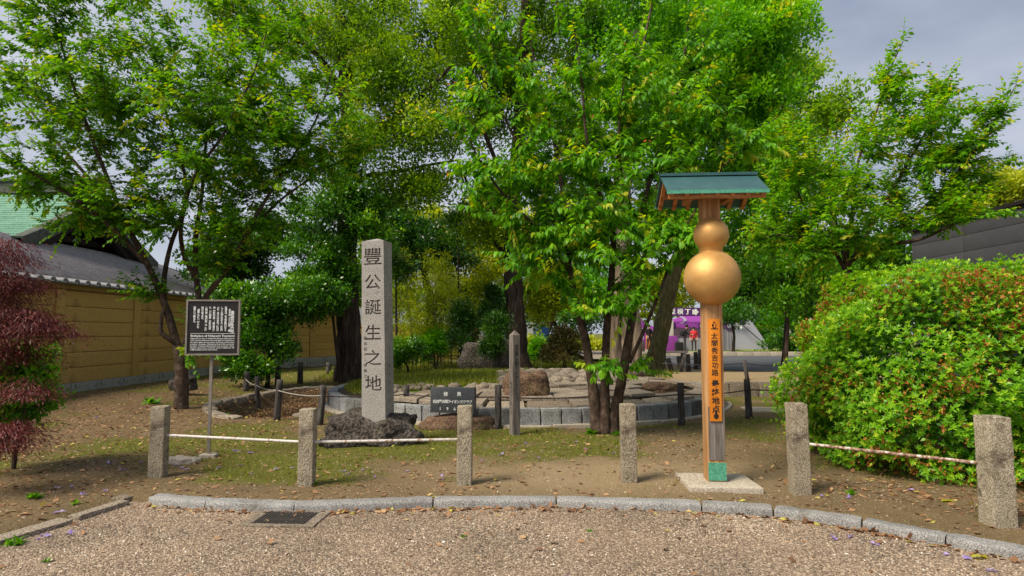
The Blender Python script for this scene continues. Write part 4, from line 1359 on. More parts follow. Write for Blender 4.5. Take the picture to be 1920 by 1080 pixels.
# grey lower roof sloping down to the wall, in stepped courses
lr = MB()
nc = 34
E0, E1 = (-11.32, 2.97), (GX + .1, 4.5)
for k in range(nc):
    t0, t1 = k / nc, (k + 1) / nc
    cv_ = lambda t: E0[1] + (E1[1] - E0[1]) * (.82 * t + .18 * t * t)
    x0, x1 = E0[0] + (E1[0] - E0[0]) * t0, E0[0] + (E1[0] - E0[0]) * t1
    z0, z1 = cv_(t0) + .022, cv_(t1)
    yb0, yb1 = 30.6 - 4.4 * t0, 30.6 - 4.4 * t1       # hip at the far end
    ya0, ya1 = 11.0 + 6.4 * t0, 11.0 + 6.4 * t1       # hip at the near end
    lr.add([(x0, ya0, z0), (x0, yb0, z0), (x1, yb1, z1), (x1, ya1, z1), (x0, ya0, z0 - .03), (x0, yb0, z0 - .03)], [(0, 1, 2, 3), (4, 5, 1, 0)])
lr.add([(E0[0], 11.0, 2.99), (E1[0], 17.4, 4.5), (-26, 17.4, 4.5), (-26, 11.0, 2.94)], [(0, 1, 2, 3)])
lr.add([(E0[0], 30.6, 2.99), (E1[0], 26.2, 4.5), (-26, 26.2, 4.5), (-26, 30.6, 2.94)], [(3, 2, 1, 0)])
lr.build('lower_roof', M['grey_roof'], tmpl)
MB().box(E0[0] - .04, 20.8, 2.915, .1, 19.6, .12).build('eave_board', M['wall_trim'], tmpl)
MB().box(E0[0] - .35, 20.8, 2.80, .5, 19.4, .1).build('eave_soffit', M['dark_wood'], tmpl)

# ================================================================== DARK BUILDING ON THE RIGHT
db = thing('clad_building', 'flat-roofed building clad in charcoal horizontal panels behind the azalea bush', 'building', (11.0, 9.5, 0))
MB().box(3.06, 4.0, 2.1, 6.0, 8.0, 4.2).build('building_core', M['dark_clad'], db)
cl = stone_box('cladding_panel', .05, 2.96, .392, .005, 0)
cl = stone_box('cladding_panel', .05, 1.98, .392, .005, 0)
for i in range(4):
    for k in range(11):
        obj('cladding_panel', cl, M['dark_clad'], db, (.03, 1.0 + 2.0 * i, -.05 + .4 * k))
cl2 = stone_box('cladding_panel', 2.96, .05, .392, .005, 0)
for i in range(2):
    for k in range(11):
        obj('cladding_panel', cl2, M['dark_clad'], db, (1.55 + 3.0 * i, -.03, -.05 + .4 * k))
MB().box(3.05, 4.0, 4.38, 6.25, 8.25, .08).build('parapet_cap', M['sign_black'], db)

# ================================================================== ROAD AND FAR GROUND
def sheet(name, pts, z, m):
    bm = bmesh.new(); bm.faces.new([bm.verts.new((x, y, z)) for x, y in pts]); bmesh.ops.recalc_face_normals(bm, faces=bm.faces[:])
    me = bpy.data.meshes.new(name); bm.to_mesh(me); bm.free()
    if me.polygons[0].normal.z < 0: me.flip_normals()
    return obj(name, me, m, kind='structure')
sheet('road', [(5.2, 33.5), (7.5, 25.2), (12, 20.8), (40, 14), (120, 10), (120, 36), (60, 38.0), (18, 38.5), (9, 38.5)], .16, M['asphalt'])
kb = bpy.data.objects.new('road_kerb', None); COL.objects.link(kb); kb['kind'] = 'structure'
ks = stone_box('kerb_stone', .98, .2, .4, .02, 0)
for k in range(34):
    obj('kerb_stone', ks, M['concrete'], kb, (8.0 + k, 38.75 - .012 * k, .0))
lawn = sheet('lawn', [(-8, 62), (7.2, 39.0), (60, 38.8), (120, 60), (120, 110), (-60, 110)], .33, patchy('lawn_turf', [(0.3, srgb(106, 122, 40)), (0.7, srgb(150, 160, 66))], .8, (srgb(80, 100, 30), srgb(170, 176, 84)), 12, .95, .4, .03, world=True))
sheet('plaza', [(3.6, 30), (5.0, 30), (6.5, 38.6), (16, 46.5), (16, 54), (4.5, 60)], .335, M['paving'])

# ================================================================== STALL TENTS
def tent(cx, cy, w, d, h_eave, h_top, label, z=.34, right_wall=True, banner=None, rz=0):
    th = thing('stall_tent', label, 'tent', (cx, cy, z), rz)
    for sx in (-1, 1):
        for sy in (-1, 1):
            MB().box(sx * w / 2, sy * d / 2, h_eave / 2, .05, .05, h_eave).build('leg', M['white_canvas'], th)
    n_ = 5
    roof = MB()
    top = (0, 0, h_top)
    cs = [(-w / 2, -d / 2), (w / 2, -d / 2), (w / 2, d / 2), (-w / 2, d / 2)]
    for k in range(4):
        (x0, y0), (x1, y1) = cs[k], cs[(k + 1) % 4]
        vs, fs = [], []
        rows = 5
        for i in range(rows + 1):
            t = i / rows
            for j in range(7):
                s_ = j / 6
                x, y = x0 + (x1 - x0) * s_, y0 + (y1 - y0) * s_
                sag = .10 * math.sin(math.pi * s_) * (1 - t)
                vs.append((x * (1 - t), y * (1 - t), h_eave + (h_top - h_eave) * (t ** 1.15) - sag * (1 - t) * .8))
        for i in range(rows):
            for j in range(6):
                a = i * 7 + j
                fs.append((a, a + 1, a + 8, a + 7))
        roof.add(vs, fs)
    roof.build('canopy', M['purple'], th, True)
    for k in range(4):
        (x0, y0), (x1, y1) = cs[k], cs[(k + 1) % 4]
        vs, fs = [], []
        for j in range(25):
            s_ = j / 24
            x, y = x0 + (x1 - x0) * s_, y0 + (y1 - y0) * s_
            vs += [(x * 1.004, y * 1.004, h_eave + .02), (x * 1.012, y * 1.012, h_eave - .22 - .05 * abs(math.sin(s_ * math.pi * 6)))]
        for j in range(24):
            fs.append((2 * j + 1, 2 * j + 3, 2 * j + 2, 2 * j))
        mb = MB(); mb.add(vs, fs); mb.build('valance', M['purple'], th)
    # dark squares with a round crest on the valance
    for x in (-w / 2 + .25, w * .02, w / 2 - .25):
        q = MB().box(x, -d / 2 * 1.012 - .02, h_eave - .14, .48, .02, .42).build('crest_panel', M['deep_purple'], th)
        cr = MB(); cr.add([(x + .15 * math.cos(a_), -d / 2 * 1.012 - .033, h_eave - .14 + .15 * math.sin(a_)) for a_ in np.linspace(0, 2 * math.pi, 17)[:-1]], [tuple(range(16))])
        cr.build('crest', M['white_canvas'], th)
    # white swirl print on the canopy front
    for i, (xo, s_) in enumerate(((-w * .3, 1), (w * .18, -1))):
        sw = MB()
        pts = []
        for k in range(9):
            t = k / 8
            yy = -d / 2 * (1 - .75 * t)
            zz = h_eave + (h_top - h_eave) * ((.75 * t) ** 1.15) + .03
            pts.append((xo + s_ * .45 * math.sin(t * 3.0), yy - .02, zz))
        vs, fs = [], []
        for k, p in enumerate(pts):
            vs += [(p[0] - .09, p[1], p[2]), (p[0] + .12, p[1], p[2])]
            if k: fs.append((2 * k - 2, 2 * k - 1, 2 * k + 1, 2 * k))
        sw.add(vs, fs); sw.build('canopy_print', M['white_canvas'], th)
    def curtain(x0, y0, x1, y1, m, name):
        vs, fs = [], []
        N = 20
        for k in range(N + 1):
            t = k / N
            x, y = x0 + (x1 - x0) * t, y0 + (y1 - y0) * t
            off = .05 * math.sin(k * 1.9)
            vs += [(x + off * .4, y + off, .02), (x, y + off * .2, h_eave)]
            if k: fs.append((2 * k - 2, 2 * k, 2 * k + 1, 2 * k - 1))
        mb = MB(); mb.add(vs, fs); mb.build(name, m, th, True)
    curtain(-w / 2, d / 2 - .03, w / 2, d / 2 - .03, M['grey_canvas'], 'back_wall')
    if right_wall:
        curtain(w / 2 - .03, d / 2, w / 2 - .03, -d / 2, M['white_canvas'], 'side_wall')
        curtain(w / 2 - 1.3, -d / 2 + .05, w / 2 - .05, -d / 2 + .05, M['white_canvas'], 'side_wall')
    MB().box(-w * .2, -d / 2 + .5, .42, w * .45, .6, .84).build('counter', M['white_canvas'], th)
    return th
TY = 44.0
tc_ = W(1300, 640, TY)
tent(tc_.x, TY, 4.3, 3.4, 1.78, 2.62, 'purple roofed festival stall tent with white side walls beyond the posts')
tc2 = W(1218, 640, 49)
tent(tc2.x - .6, 49.5, 3.4, 3.0, 1.35, 2.05, 'second purple stall tent partly hidden behind the mossy trunk', right_wall=False)
tc3 = W(1368, 640, 47)
th = thing('marquee', 'white slope-sided marquee beside the purple stall tent', 'tent', (tc3.x + .5, 47.5, .34))
mb = MB()
mb.add([(-2.4, -1.6, 0), (2.1, -1.6, 0), (2.1, 1.6, 0), (-2.4, 1.6, 0), (-2.0, -1.2, 2.2), (.75, -1.2, 2.2), (.75, 1.2, 2.2), (-2.0, 1.2, 2.2)], [(0, 1, 5, 4), (1, 2, 6, 5), (2, 3, 7, 6), (3, 0, 4, 7), (4, 5, 6, 7)])
mb.build('canvas', M['white_canvas'], th)
MB().tube([(-.6, -1.75, 2.3), (1.9, -1.9, .02)], .04, 6).build('guy_pole', M['log'], th)
vb = MB().box(-1.0, -1.65, 1.95, 2.6, .06, .3); vb.build('valance', M['deep_purple'], th)
# sign board with white characters above the tent
bb = W(1300, 585, 42.3)
th = thing('banner', 'deep purple banner with white Japanese characters above the stall tent', 'banner', (bb.x - .1, 42.2, 0))
MB().box(0, 0, bb.z, 4.1, .06, .56).build('cloth', M['deep_purple'], th)
for x in (-2.0, 2.0):
    MB().tube([(x, .06, .34), (x, .06, bb.z + .3)], .035, 6).build('pole', M['white_canvas'], th)
for i, ch in enumerate('豊臣横丁'):
    put_text(th, ch, .40, -1.78 + i * .49, -.035, bb.z, M['white_paint'], offset=.01)
cr = MB(); cr.add([(.18 + .20 * math.cos(a_) * (1 + .18 * math.cos(5 * a_)), -.036, bb.z + .19 * math.sin(a_) * (1 + .18 * math.cos(5 * a_))) for a_ in np.linspace(0, 2 * math.pi, 31)[:-1]], [tuple(range(30))])
cr.build('crest', M['white_paint'], th)
# tall feather banner
nb_ = W(1193, 630, 40)
th = thing('feather_banner', 'tall purple feather banner on a pole left of the mossy trunk', 'banner', (nb_.x, 40, 0), R(10))
vs = [(0, 0, .55), (.62, .03, .6), (.62, -.02, 2.15), (.3, .02, 2.45), (0, 0, 2.5)]
mb = MB(); mb.add(vs, [(0, 1, 2, 3, 4)]); mb.build('cloth', M['purple'], th)
MB().tube([(-.02, .02, .2), (-.02, .02, 2.55)], .02, 6).build('pole', M['white_canvas'], th)
put_text(th, '太\n閤', .42, .3, -.03, 1.5, M['white_paint'])
# stall goods
def goods(name, lab, cat, px, py, Y, sx, sy, sz, m):
    p = W(px, py, Y)
    o = obj(name, stone_box(name, sx, sy, sz, .02, 0), M[m], None, (p.x, Y, .335))
    return tag(o, lab, cat)
goods('purple_display_panel', 'purple printed panel leaning at the front of the stall', 'panel', 1258, 645, 41.9, .85, .06, 1.0, 'purple')
goods('white_poster_board', 'white poster board with small print at the stall corner', 'poster', 1252, 620, 42.1, .75, .05, 2.0, 'pale_board')
goods('orange_display_board', 'orange display board left of the stall tent', 'panel', 1246, 640, 42.6, .3, .05, 2.0, 'orange_board')
goods('orange_booth_panel', 'pale orange booth front under the second tent', 'panel', 1209, 652, 47.5, 1.2, .06, 1.1, 'orange_board')
goods('white_carton', 'white carton with a red mark beside the purple panel', 'box', 1272, 650, 42.2, .55, .4, .8, 'white_canvas')
goods('black_bin', 'black bin beside the white carton at the stall', 'bin', 1273, 652, 40.8, .45, .4, .6, 'black_cloth')
bs = W(1023, 645, 42)
th = thing('blue_sign', 'narrow dark blue signboard on the lawn beyond the platform', 'sign', (bs.x, 42, .3))
MB().box(0, 0, .95, .46, .12, 1.3).build('board', M['blue_paint'], th)
MB().box(-.15, 0, .16, .08, .08, .34).build('leg', M['steel'], th); MB().box(.15, 0, .16, .08, .08, .34).build('leg', M['steel'], th)
# log bench by the posts
bn = P(1262, 676, .1)
th = thing('log_bench', 'plain wooden bench behind the leaning fence posts', 'bench', (bn.x, bn.y, .1), R(6))
MB().box(0, 0, .44, 1.5, .42, .1).build('seat', M['grey_wood'], th)
for x in (-.55, .55): MB().box(x, 0, .19, .14, .36, .4).build('leg', M['grey_wood'], th)
# distant buildings seen through gaps
def far_house(px, Y, w, h, label, m, roofm):
    p = W(px, 600, Y)
    th = thing('far_building', label, 'building', (p.x, Y, 0))
    MB().box(0, 3, h / 2, w, 6, h).build('wall', m, th)
    MB().box(0, 3, h + .1, w + .4, 6.4, .25).build('roof', roofm, th)
    nw = max(2, int(w / 2.2))
    for f_ in range(int(h // 2.8)):
        for k in range(nw):
            MB().box(-w / 2 + w * (k + .5) / nw, -.02, 1.5 + 2.8 * f_, w / nw * .5, .06, 1.2).build('window', M['blue_glass'], th)
M['blue_glass'] = plain('window_glass', srgb(70, 84, 98), 0.15, 0, .6)
far_house(1440, 84, 14, 6, 'pale distant building glimpsed between trees right of the marquee', M['pale_board'], M['tile'])
far_house(900, 88, 18, 9, 'pale distant building glimpsed behind the platform trees', M['white_canvas'], M['tile'])
far_house(560, 75, 16, 5, 'white distant building glimpsed over the ochre wall', M['white_canvas'], M['tile'])

# ================================================================== PEOPLE
def person(label, px, Y, h, z, face, joints, shirt, trousers, name='person'):
    p = W(px, 640, Y)
    J = joints
    names = list(J)
    edges = [('pelvis', 'spine'), ('spine', 'chest'), ('chest', 'neck'), ('neck', 'head0'), ('head0', 'head1')]
    for s_ in 'LR':
        edges += [('chest', 'sh' + s_), ('sh' + s_, 'el' + s_), ('el' + s_, 'wr' + s_), ('wr' + s_, 'palm' + s_), ('pelvis', 'hip' + s_), ('hip' + s_, 'kn' + s_), ('kn' + s_, 'an' + s_), ('an' + s_, 'toe' + s_)]
    rad = dict(pelvis=.135, spine=.125, chest=.15, neck=.055, head0=.085, head1=.09, shL=.075, shR=.075, elL=.048, elR=.048, wrL=.034, wrR=.034, palmL=.036, palmR=.036,
               hipL=.095, hipR=.095, knL=.062, knR=.062, anL=.045, anR=.045, toeL=.04, toeR=.04)
    pos = {k: Vector(v) for k, v in J.items()}
    for s_ in 'LR':
        pos['palm' + s_] = pos['wr' + s_] + (pos['wr' + s_] - pos['el' + s_]).normalized() * .09
        d = (pos['wr' + s_] - pos['el' + s_]).normalized()
        for q in range(5):
            side = Vector((0, 1, 0)).cross(d).normalized() if abs(d.y) < .9 else Vector((1, 0, 0))
            base = pos['palm' + s_] if q else pos['wr' + s_] + d * .03
            tip = base + d * (.085 if q else .05) + side * ((q - 2.5) * .02 if q else .06)
            pos[f'f{s_}{q}'] = tip; rad[f'f{s_}{q}'] = .009
            edges.append(('palm' + s_, f'f{s_}{q}'))
    keys = list(pos)
    me = bpy.data.meshes.new('body')
    me.from_pydata([pos[k] for k in keys], [(keys.index(a), keys.index(b)) for a, b in edges], [])
    o = bpy.data.objects.new('person_source', me); COL.objects.link(o)
    sk = o.modifiers.new('skin', 'SKIN'); o.modifiers.new('sub', 'SUBSURF').levels = 1
    for i, k in enumerate(keys):
        me.skin_vertices[0].data[i].radius = (rad[k], rad[k])
    me.skin_vertices[0].data[keys.index('pelvis')].use_root = True
    ev = bpy.data.meshes.new_from_object(o.evaluated_get(bpy.context.evaluated_depsgraph_get()))
    bpy.data.objects.remove(o)
    for m_ in (shirt, trousers, M['skin'], M['black_cloth']): ev.materials.append(m_)
    zn, zp, za = pos['neck'].z + .02, pos['pelvis'].z + .02, pos['anL'].z + .03
    wr = [pos['wrL'], pos['wrR']]
    for f in ev.polygons:
        c = f.center
        f.use_smooth = True
        if c.z > zn: f.material_index = 2
        elif min((c - w_).length for w_ in wr) < .13 and min((c - pos['elL']).length, (c - pos['elR']).length) > .12: f.material_index = 2
        elif c.z < za: f.material_index = 3
        elif c.z < zp and min(abs(c.x - pos['pelvis'].x), 9) < .3: f.material_index = 1
    th = thing(name, label, 'person', (p.x, Y, z), face)
    th.scale = (h / 1.72,) * 3
    obj('body', ev, None, th)
    hd = pos['head1']
    hb = rock_mesh('hair', .105, .118, .12, 3, .05, 1.5, 2, -.55)
    obj('hair', hb, M['hair'], th, (hd.x, hd.y + .025, hd.z - .03))
    nose = MB(); nose.add([(-.014, -.085, 0), (.014, -.085, 0), (0, -.112, -.012), (0, -.085, .04)], [(0, 2, 3), (1, 3, 2), (0, 1, 2)])
    nose.build('nose', M['skin'], th, loc=(hd.x, hd.y, hd.z - .055))
    return th
stand = dict(pelvis=(0, 0, .93), spine=(0, 0, 1.1), chest=(0, 0, 1.34), neck=(0, 0, 1.48), head0=(0, -.02, 1.56), head1=(0, -.02, 1.64),
             shL=(-.18, 0, 1.40), shR=(.18, 0, 1.40), elL=(-.25, .02, 1.12), elR=(.25, .02, 1.12), wrL=(-.24, -.08, .9), wrR=(.24, -.08, .9),
             hipL=(-.1, 0, .88), hipR=(.1, 0, .88), knL=(-.11, -.02, .48), knR=(.11, -.02, .48), anL=(-.12, .02, .08), anR=(.12, .02, .08), toeL=(-.13, -.14, .04), toeR=(.13, -.14, .04))
person('person in black shirt and dark trousers standing beside the mossy trunk', 1217, 44.5, 1.72, .335, R(20), stand, M['black_cloth'], M['dark_trousers'])
reach = dict(stand); reach.update(chest=(0, -.06, 1.33), neck=(0, -.10, 1.46), head0=(0, -.14, 1.53), head1=(0, -.16, 1.61), shL=(-.18, -.07, 1.38), shR=(.18, -.07, 1.38),
                                  elL=(-.22, -.2, 1.14), elR=(.22, -.2, 1.14), wrL=(-.1, -.42, 1.1), wrR=(.12, -.42, 1.1))
per2 = person('person in black coat with a backpack reaching towards the stall counter', 1284, 40.2, 1.70, .335, R(75), reach, M['black_cloth'], M['dark_trousers'])
c_ = W(1284, 640, 40.2)
bpk = obj('backpack', rock_mesh('backpack', .17, .14, .22, 3, .08, 1.4, 5, -.6), M['black_cloth'], None, (c_.x - .20, 40.2 - .05, .335 + 1.02), (0, R(8), R(75)))
tag(bpk, 'black backpack worn by the person in the black coat', 'backpack')
per3 = person('person in a red festival coat standing beside the stall', 1301, 41.2, 1.55, .335, R(-20), stand, M['red_cloth'], M['dark_trousers'])

# ================================================================== VEGETATION
def ell(px, py, Y, rx, ry, rY, n, r=rng, shell=1 / 2.2):
    """n points in an ellipsoid whose middle was surveyed at px, py and distance Y (rx, ry in survey pixels, rY in metres)"""
    c = np.array(W(px, py, Y))
    k = Y / FOC
    d = rnd_dirs(n, r) * (r.random((n, 1)) ** shell) * np.clip(1 + .16 * r.normal(size=(n, 1)), .6, 1.45)
    return c + d * np.array([rx * k, rY, ry * k])
def curve_pts(pts, per=5):
    """smooth polyline (Catmull-Rom) through control points"""
    p = [Vector(q) for q in pts]
    p = [p[0] * 2 - p[1]] + p + [p[-1] * 2 - p[-2]]
    out = []
    for i in range(1, len(p) - 2):
        for k in range(per):
            t = k / per
            a, b, c, d = p[i - 1], p[i], p[i + 1], p[i + 2]
            out.append(.5 * ((2 * b) + (c - a) * t + (2 * a - 5 * b + 4 * c - d) * t * t + (3 * b - a - 3 * c + d) * t ** 3))
    out.append(p[-2])
    return out
class Skeleton:
    def __init__(s, seed):
        s.mb = MB(); s.pos = []; s.rad = []; s.dir = []; s.limbs = []; s.r = random.Random(seed)
    def limb(s, pts, r0, r1, sides=9, per=5, wob=.02, flare=0.0):
        c = curve_pts(pts, per)
        n = len(c)
        rr = []
        for i in range(n):
            t = i / (n - 1)
            rad = r0 + (r1 - r0) * t
            if flare: rad *= 1 + flare * max(0, 1 - t * 7) ** 2
            rr.append(rad * (1 + s.r.uniform(-wob, wob) * 2))
        s.mb.tube(c, rr, sides)
        s.limbs.append(c)
        for i in range(n):
            d = (c[min(i + 1, n - 1)] - c[max(i - 1, 0)]).normalized()
            s.pos.append(tuple(c[i])); s.rad.append(rr[i]); s.dir.append(tuple(d))
        return c
    def reach(s, targets, bend=.35, r_end=.005, rmax=.05, start=0, sides=5):
        """grow a branch from the nearest fit point of the skeleton to each target; returns the branches' courses"""
        tg = np.asarray(targets)
        base = np.array(s.pos)
        d0 = np.min(np.linalg.norm(tg[:, None, :] - base[None, :, :], axis=2), axis=1)
        courses = []
        for i in np.argsort(d0):
            t = tg[i]
            pos = np.array(s.pos[start:])
            dr = np.array(s.dir[start:])
            dv = t - pos
            L = np.linalg.norm(dv, axis=1)
            cosd = (dv * dr).sum(1) / np.maximum(L, 1e-6)
            cost = L * (1 + .9 * (1 - cosd)) + .6 * np.maximum(0, pos[:, 2] - t[2] + .05)
            cost = np.where(L < .12, cost + 1, cost)
            k = int(np.argmin(cost))
            a = Vector(pos[k]); b = Vector(t); l_ = (b - a).length
            dd = Vector(dr[k])
            m1 = a + dd * l_ * bend + Vector((s.r.uniform(-.06, .06), s.r.uniform(-.06, .06), .02)) * l_
            pts = []
            nseg = max(4, min(9, int(l_ / .14)))
            for q in range(nseg + 1):
                u = q / nseg
                pts.append(a * (1 - u) ** 2 + m1 * 2 * u * (1 - u) + b * u * u)
            r0 = min(s.rad[start + k] * .7, rmax, .006 + .013 * l_)
            rr = [r0 + (r_end - r0) * (q / nseg) for q in range(nseg + 1)]
            s.mb.tube(pts, rr, sides, cap=False)
            for q in range(1, nseg + 1):
                s.pos.append(tuple(pts[q])); s.rad.append(rr[q]); s.dir.append(tuple((pts[q] - pts[q - 1]).normalized()))
            courses.append(pts)
        return courses
def shoots_on(courses, per, length, up=.5, spread=.9, grav=.25, nleaf=14, r=rng, frac=.35, wood=None, wr=.0035):
    """leafy shoots on the outer part of each branch: leaf positions, shoot directions at them, and the shoot's age along it"""
    S, D = [], []
    for pts in courses:
        n = len(pts)
        for _ in range(per):
            u = frac + (1 - frac) * r.random()
            k = min(n - 2, int(u * (n - 1)))
            f = u * (n - 1) - k
            p = pts[k].lerp(pts[k + 1], f)
            d = (pts[k + 1] - pts[k]).normalized()
            S.append(tuple(p)); D.append(tuple(d))
        S.append(tuple(pts[-1])); D.append(tuple((pts[-1] - pts[-2]).normalized()))
    S, D = np.array(S), np.array(D)
    m = len(S)
    D = unit(D * .9 + spread * rnd_dirs(m, r) + np.array([0, 0, up]))
    L = length * r.uniform(.45, 1.25, m)
    t = (np.arange(nleaf) + .8) / nleaf
    tt = t[None, :, None]
    g = np.array([0, 0, -grav])
    pos = S[:, None] + D[:, None] * L[:, None, None] * tt + g * (L[:, None, None] * tt) ** 2 / .8
    tang = unit(D[:, None] * np.ones_like(tt) + 2 * g * L[:, None, None] * tt / .8)
    if wood is not None:
        for i in range(m):
            q = [Vector(S[i])] + [Vector(pos[i, j]) for j in (nleaf // 2, nleaf - 1)]
            wood.tube(q, [wr, wr * .8, wr * .4], 3, cap=False)
    return pos.reshape(-1, 3), tang.reshape(-1, 3), np.tile(t, m), np.repeat(np.arange(m), nleaf), L
def leaves_along(name, tpl, pos, tang, age, sid, size, droop=.5, r=rng, tint0=.4, tvar=.22, side=.8, tipred=0.0, shoot_var=.18, wide=1.0, near=None):
    n = len(pos)
    up = np.array([0, 0, 1.])
    s = unit(np.cross(tang, up) + .15 * rnd_dirs(n, r))
    sign = np.where(np.arange(n) % 2 == 0, 1, -1)[:, None]
    fw = .45 + .7 * age[:, None] ** 3
    y = unit(fw * tang + side * sign * s * (1 - .5 * age[:, None] ** 4) - droop * up + .28 * rnd_dirs(n, r))
    z = unit(up * .8 + .45 * rnd_dirs(n, r) + sign * s * .15)
    sz = size * r.uniform(.7, 1.2, n) * (1 - .5 * age ** 6)
    sv = r.normal(0, shoot_var, sid.max() + 1)
    tint = tint0 + sv[sid] + r.normal(0, tvar, n) * .5 + .15 * age ** 2
    tint = np.clip(tint, 0.02, .93)
    if tipred:
        tint = np.where((age > .93) & (r.random(n) < tipred), 1.0, tint)
    if near is not None:                   # the leaves that show largest become pieces of their own
        o_, m_ = near
        k_ = np.argsort(np.linalg.norm(pos - np.array([0, 0, CAMZ]), axis=1))[:300]
        mds = [scatter('leaf', tpl, np.zeros((1, 3)), np.array([[0, 1., 0]]), np.array([[0, 0, 1.]]), [1.0], [tv_]) for tv_ in np.linspace(.1, .9, 9)]
        for q_ in k_:
            yy = unit(y[q_]); xx = unit(np.cross(yy, z[q_])); zz = np.cross(xx, yy)
            lf = obj('leaf', mds[int(np.clip(round((tint[q_] - .1) / .1), 0, 8))], m_, o_)
            lf.matrix_world = Matrix(((xx[0] * sz[q_], yy[0] * sz[q_], zz[0] * sz[q_], pos[q_, 0]), (xx[1] * sz[q_], yy[1] * sz[q_], zz[1] * sz[q_], pos[q_, 1]), (xx[2] * sz[q_], yy[2] * sz[q_], zz[2] * sz[q_], pos[q_, 2]), (0, 0, 0, 1)))
        kk = np.ones(n, bool); kk[k_] = False
        pos, y, z, sz, tint, n = pos[kk], y[kk], z[kk], sz[kk], tint[kk], n - len(k_)
    return scatter(name, tpl, pos, y, z, sz, tint, np.full(n, wide))
def puffs(name, tpl, centres, radius, per, size, r=rng, tint0=.4, spread=.18, flat=.75, out=.6, upb=.35, dense=.5):
    """foliage in clumps: leaves on and in a ball about each centre"""
    centres = np.asarray(centres)
    m = len(centres)
    R_ = radius * r.uniform(.65, 1.3, m)
    n = m * per
    cid = np.repeat(np.arange(m), per)
    d = rnd_dirs(n, r)
    rr = r.random(n) ** dense
    off = d * (rr * R_[cid])[:, None]
    off[:, 2] *= flat
    # ragged clumps
    off *= (1 + .45 * np.sin(d[:, 0] * 5 + cid) * np.cos(d[:, 1] * 4 + 2 * cid))[:, None]
    pos = centres[cid] + off
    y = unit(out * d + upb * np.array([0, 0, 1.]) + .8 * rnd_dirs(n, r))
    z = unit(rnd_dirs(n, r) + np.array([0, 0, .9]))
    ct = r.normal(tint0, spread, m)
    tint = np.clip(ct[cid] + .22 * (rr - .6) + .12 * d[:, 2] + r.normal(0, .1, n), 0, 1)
    return scatter(name, tpl, pos, y, z, size * r.uniform(.65, 1.3, n), tint)
def foliage(name, me, m, parent):
    return obj(name, me, m, parent, kind='stuff')
def tree(name, label, group=None, cat='tree'):
    t = thing(name, label, cat)
    if group: t['group'] = group
    return t
def L(*pts, Y=None):
    return [W(p[0], p[1], (Y + (p[2] if len(p) > 2 else 0))) for p in pts]

# ------------------------------------------------------------------ cherry tree beside the notice board
t = tree('cherry_tree', 'spreading cherry tree with forked dark trunk behind the notice board', 'cherry trees')
r1 = np.random.default_rng(21)
Y = 12.2
sk = Skeleton(1)
sk.limb(L((338, 786), (341, 730), (340, 690), (336, 648), Y=Y), .135, .105, 12, 5, .03, .35)
sk.limb(L((337, 672), (322, 610), (304, 556), (286, 515, -.1), (262, 468, -.2), (228, 400, -.3), (196, 320, -.5), (165, 240, -.6), (128, 130, -.7), (100, 20, -.8), Y=Y), .08, .014, 9)
sk.limb(L((308, 568), (308, 520, .1), (320, 460, .2), (338, 410, .3), (350, 350, .2), (330, 270, .1), (300, 170, 0), (285, 60, -.1), Y=Y), .055, .012, 8)
sk.limb(L((338, 665), (362, 610, .1), (372, 560, .2), (367, 510, .25), (368, 440, .3), (378, 370, .4), (385, 280, .5), (395, 170, .6), (400, 60, .6), Y=Y), .075, .013, 9)
sk.limb(L((366, 590, .15), (392, 548, 0), (430, 500, -.1), (458, 446, -.2), (492, 385, -.2), (545, 300, -.2), (592, 225, -.2), (625, 130, -.1), Y=Y), .06, .012, 8)
sk.limb(L((366, 520, .25), (345, 478, .1), (340, 420, -.3), (365, 330, -.6), (420, 250, -.9), (470, 150, -1.1), (500, 60, -1.2), Y=Y), .05, .012, 7)
sk.limb(L((275, 495, -.15), (215, 432, -.5), (140, 372, -.9), (70, 330, -1.3), (10, 290, -1.6), Y=Y), .045, .012, 7)
sk.limb(L((250, 440, -.25), (180, 350, .3), (110, 270, .6), (50, 200, .8), (0, 150, 1.0), Y=Y), .045, .012, 7)
sk.limb(L((455, 450, -.2), (520, 380, .3), (590, 330, .5), (650, 295, .6), Y=Y), .035, .01, 7)
sk.limb(L((338, 650), (318, 636, -.1), (302, 622, -.15), (303, 596, -.1), (310, 570, -.05), Y=Y), .05, .03, 8)
cl = np.concatenate([ell(300, 190, 12.1, 270, 180, 2.3, 140, r1), ell(110, 215, 11.6, 170, 160, 1.8, 52, r1), ell(520, 225, 12.3, 150, 150, 1.8, 96, r1), ell(310, 390, 12.1, 190, 90, 1.5, 40, r1),
                     ell(60, 40, 11.4, 150, 110, 1.5, 30, r1), ell(630, 285, 12.4, 75, 60, 1.0, 14, r1), ell(280, 535, 12, 45, 30, .3, 4, r1), ell(60, 330, 11.2, 90, 40, .8, 12, r1), ell(440, 330, 12.0, 170, 110, 1.4, 48, r1), ell(470, 30, 12.2, 130, 70, 1.3, 14, r1), ell(250, 20, 11.8, 170, 90, 1.5, 24, r1), ell(440, 500, 12, 60, 25, .4, 4, r1), ell(360, 640, 12.0, 40, 40, .2, 3, r1), ell(190, 395, 11.9, 110, 55, 1.0, 26, r1), ell(400, 430, 12.0, 110, 60, 1.0, 26, r1)])
cr = sk.reach(cl, .35, .004, .04, start=40) + 2 * [c_[len(c_) // 2:] for c_ in sk.limbs[1:9]]
pos, tg, age, sid, _ = shoots_on(cr, 8, .52, .35, .95, .22, 12, r1, .25, sk.mb)
sk.mb.build('trunk', M['bark_cherry'], t, True)
foliage('crown', leaves_along('crown', LEAF2, pos, tg, age, sid, .115, .55, r1, .52, .2, tipred=.03), M['leaf_cherry'], t)

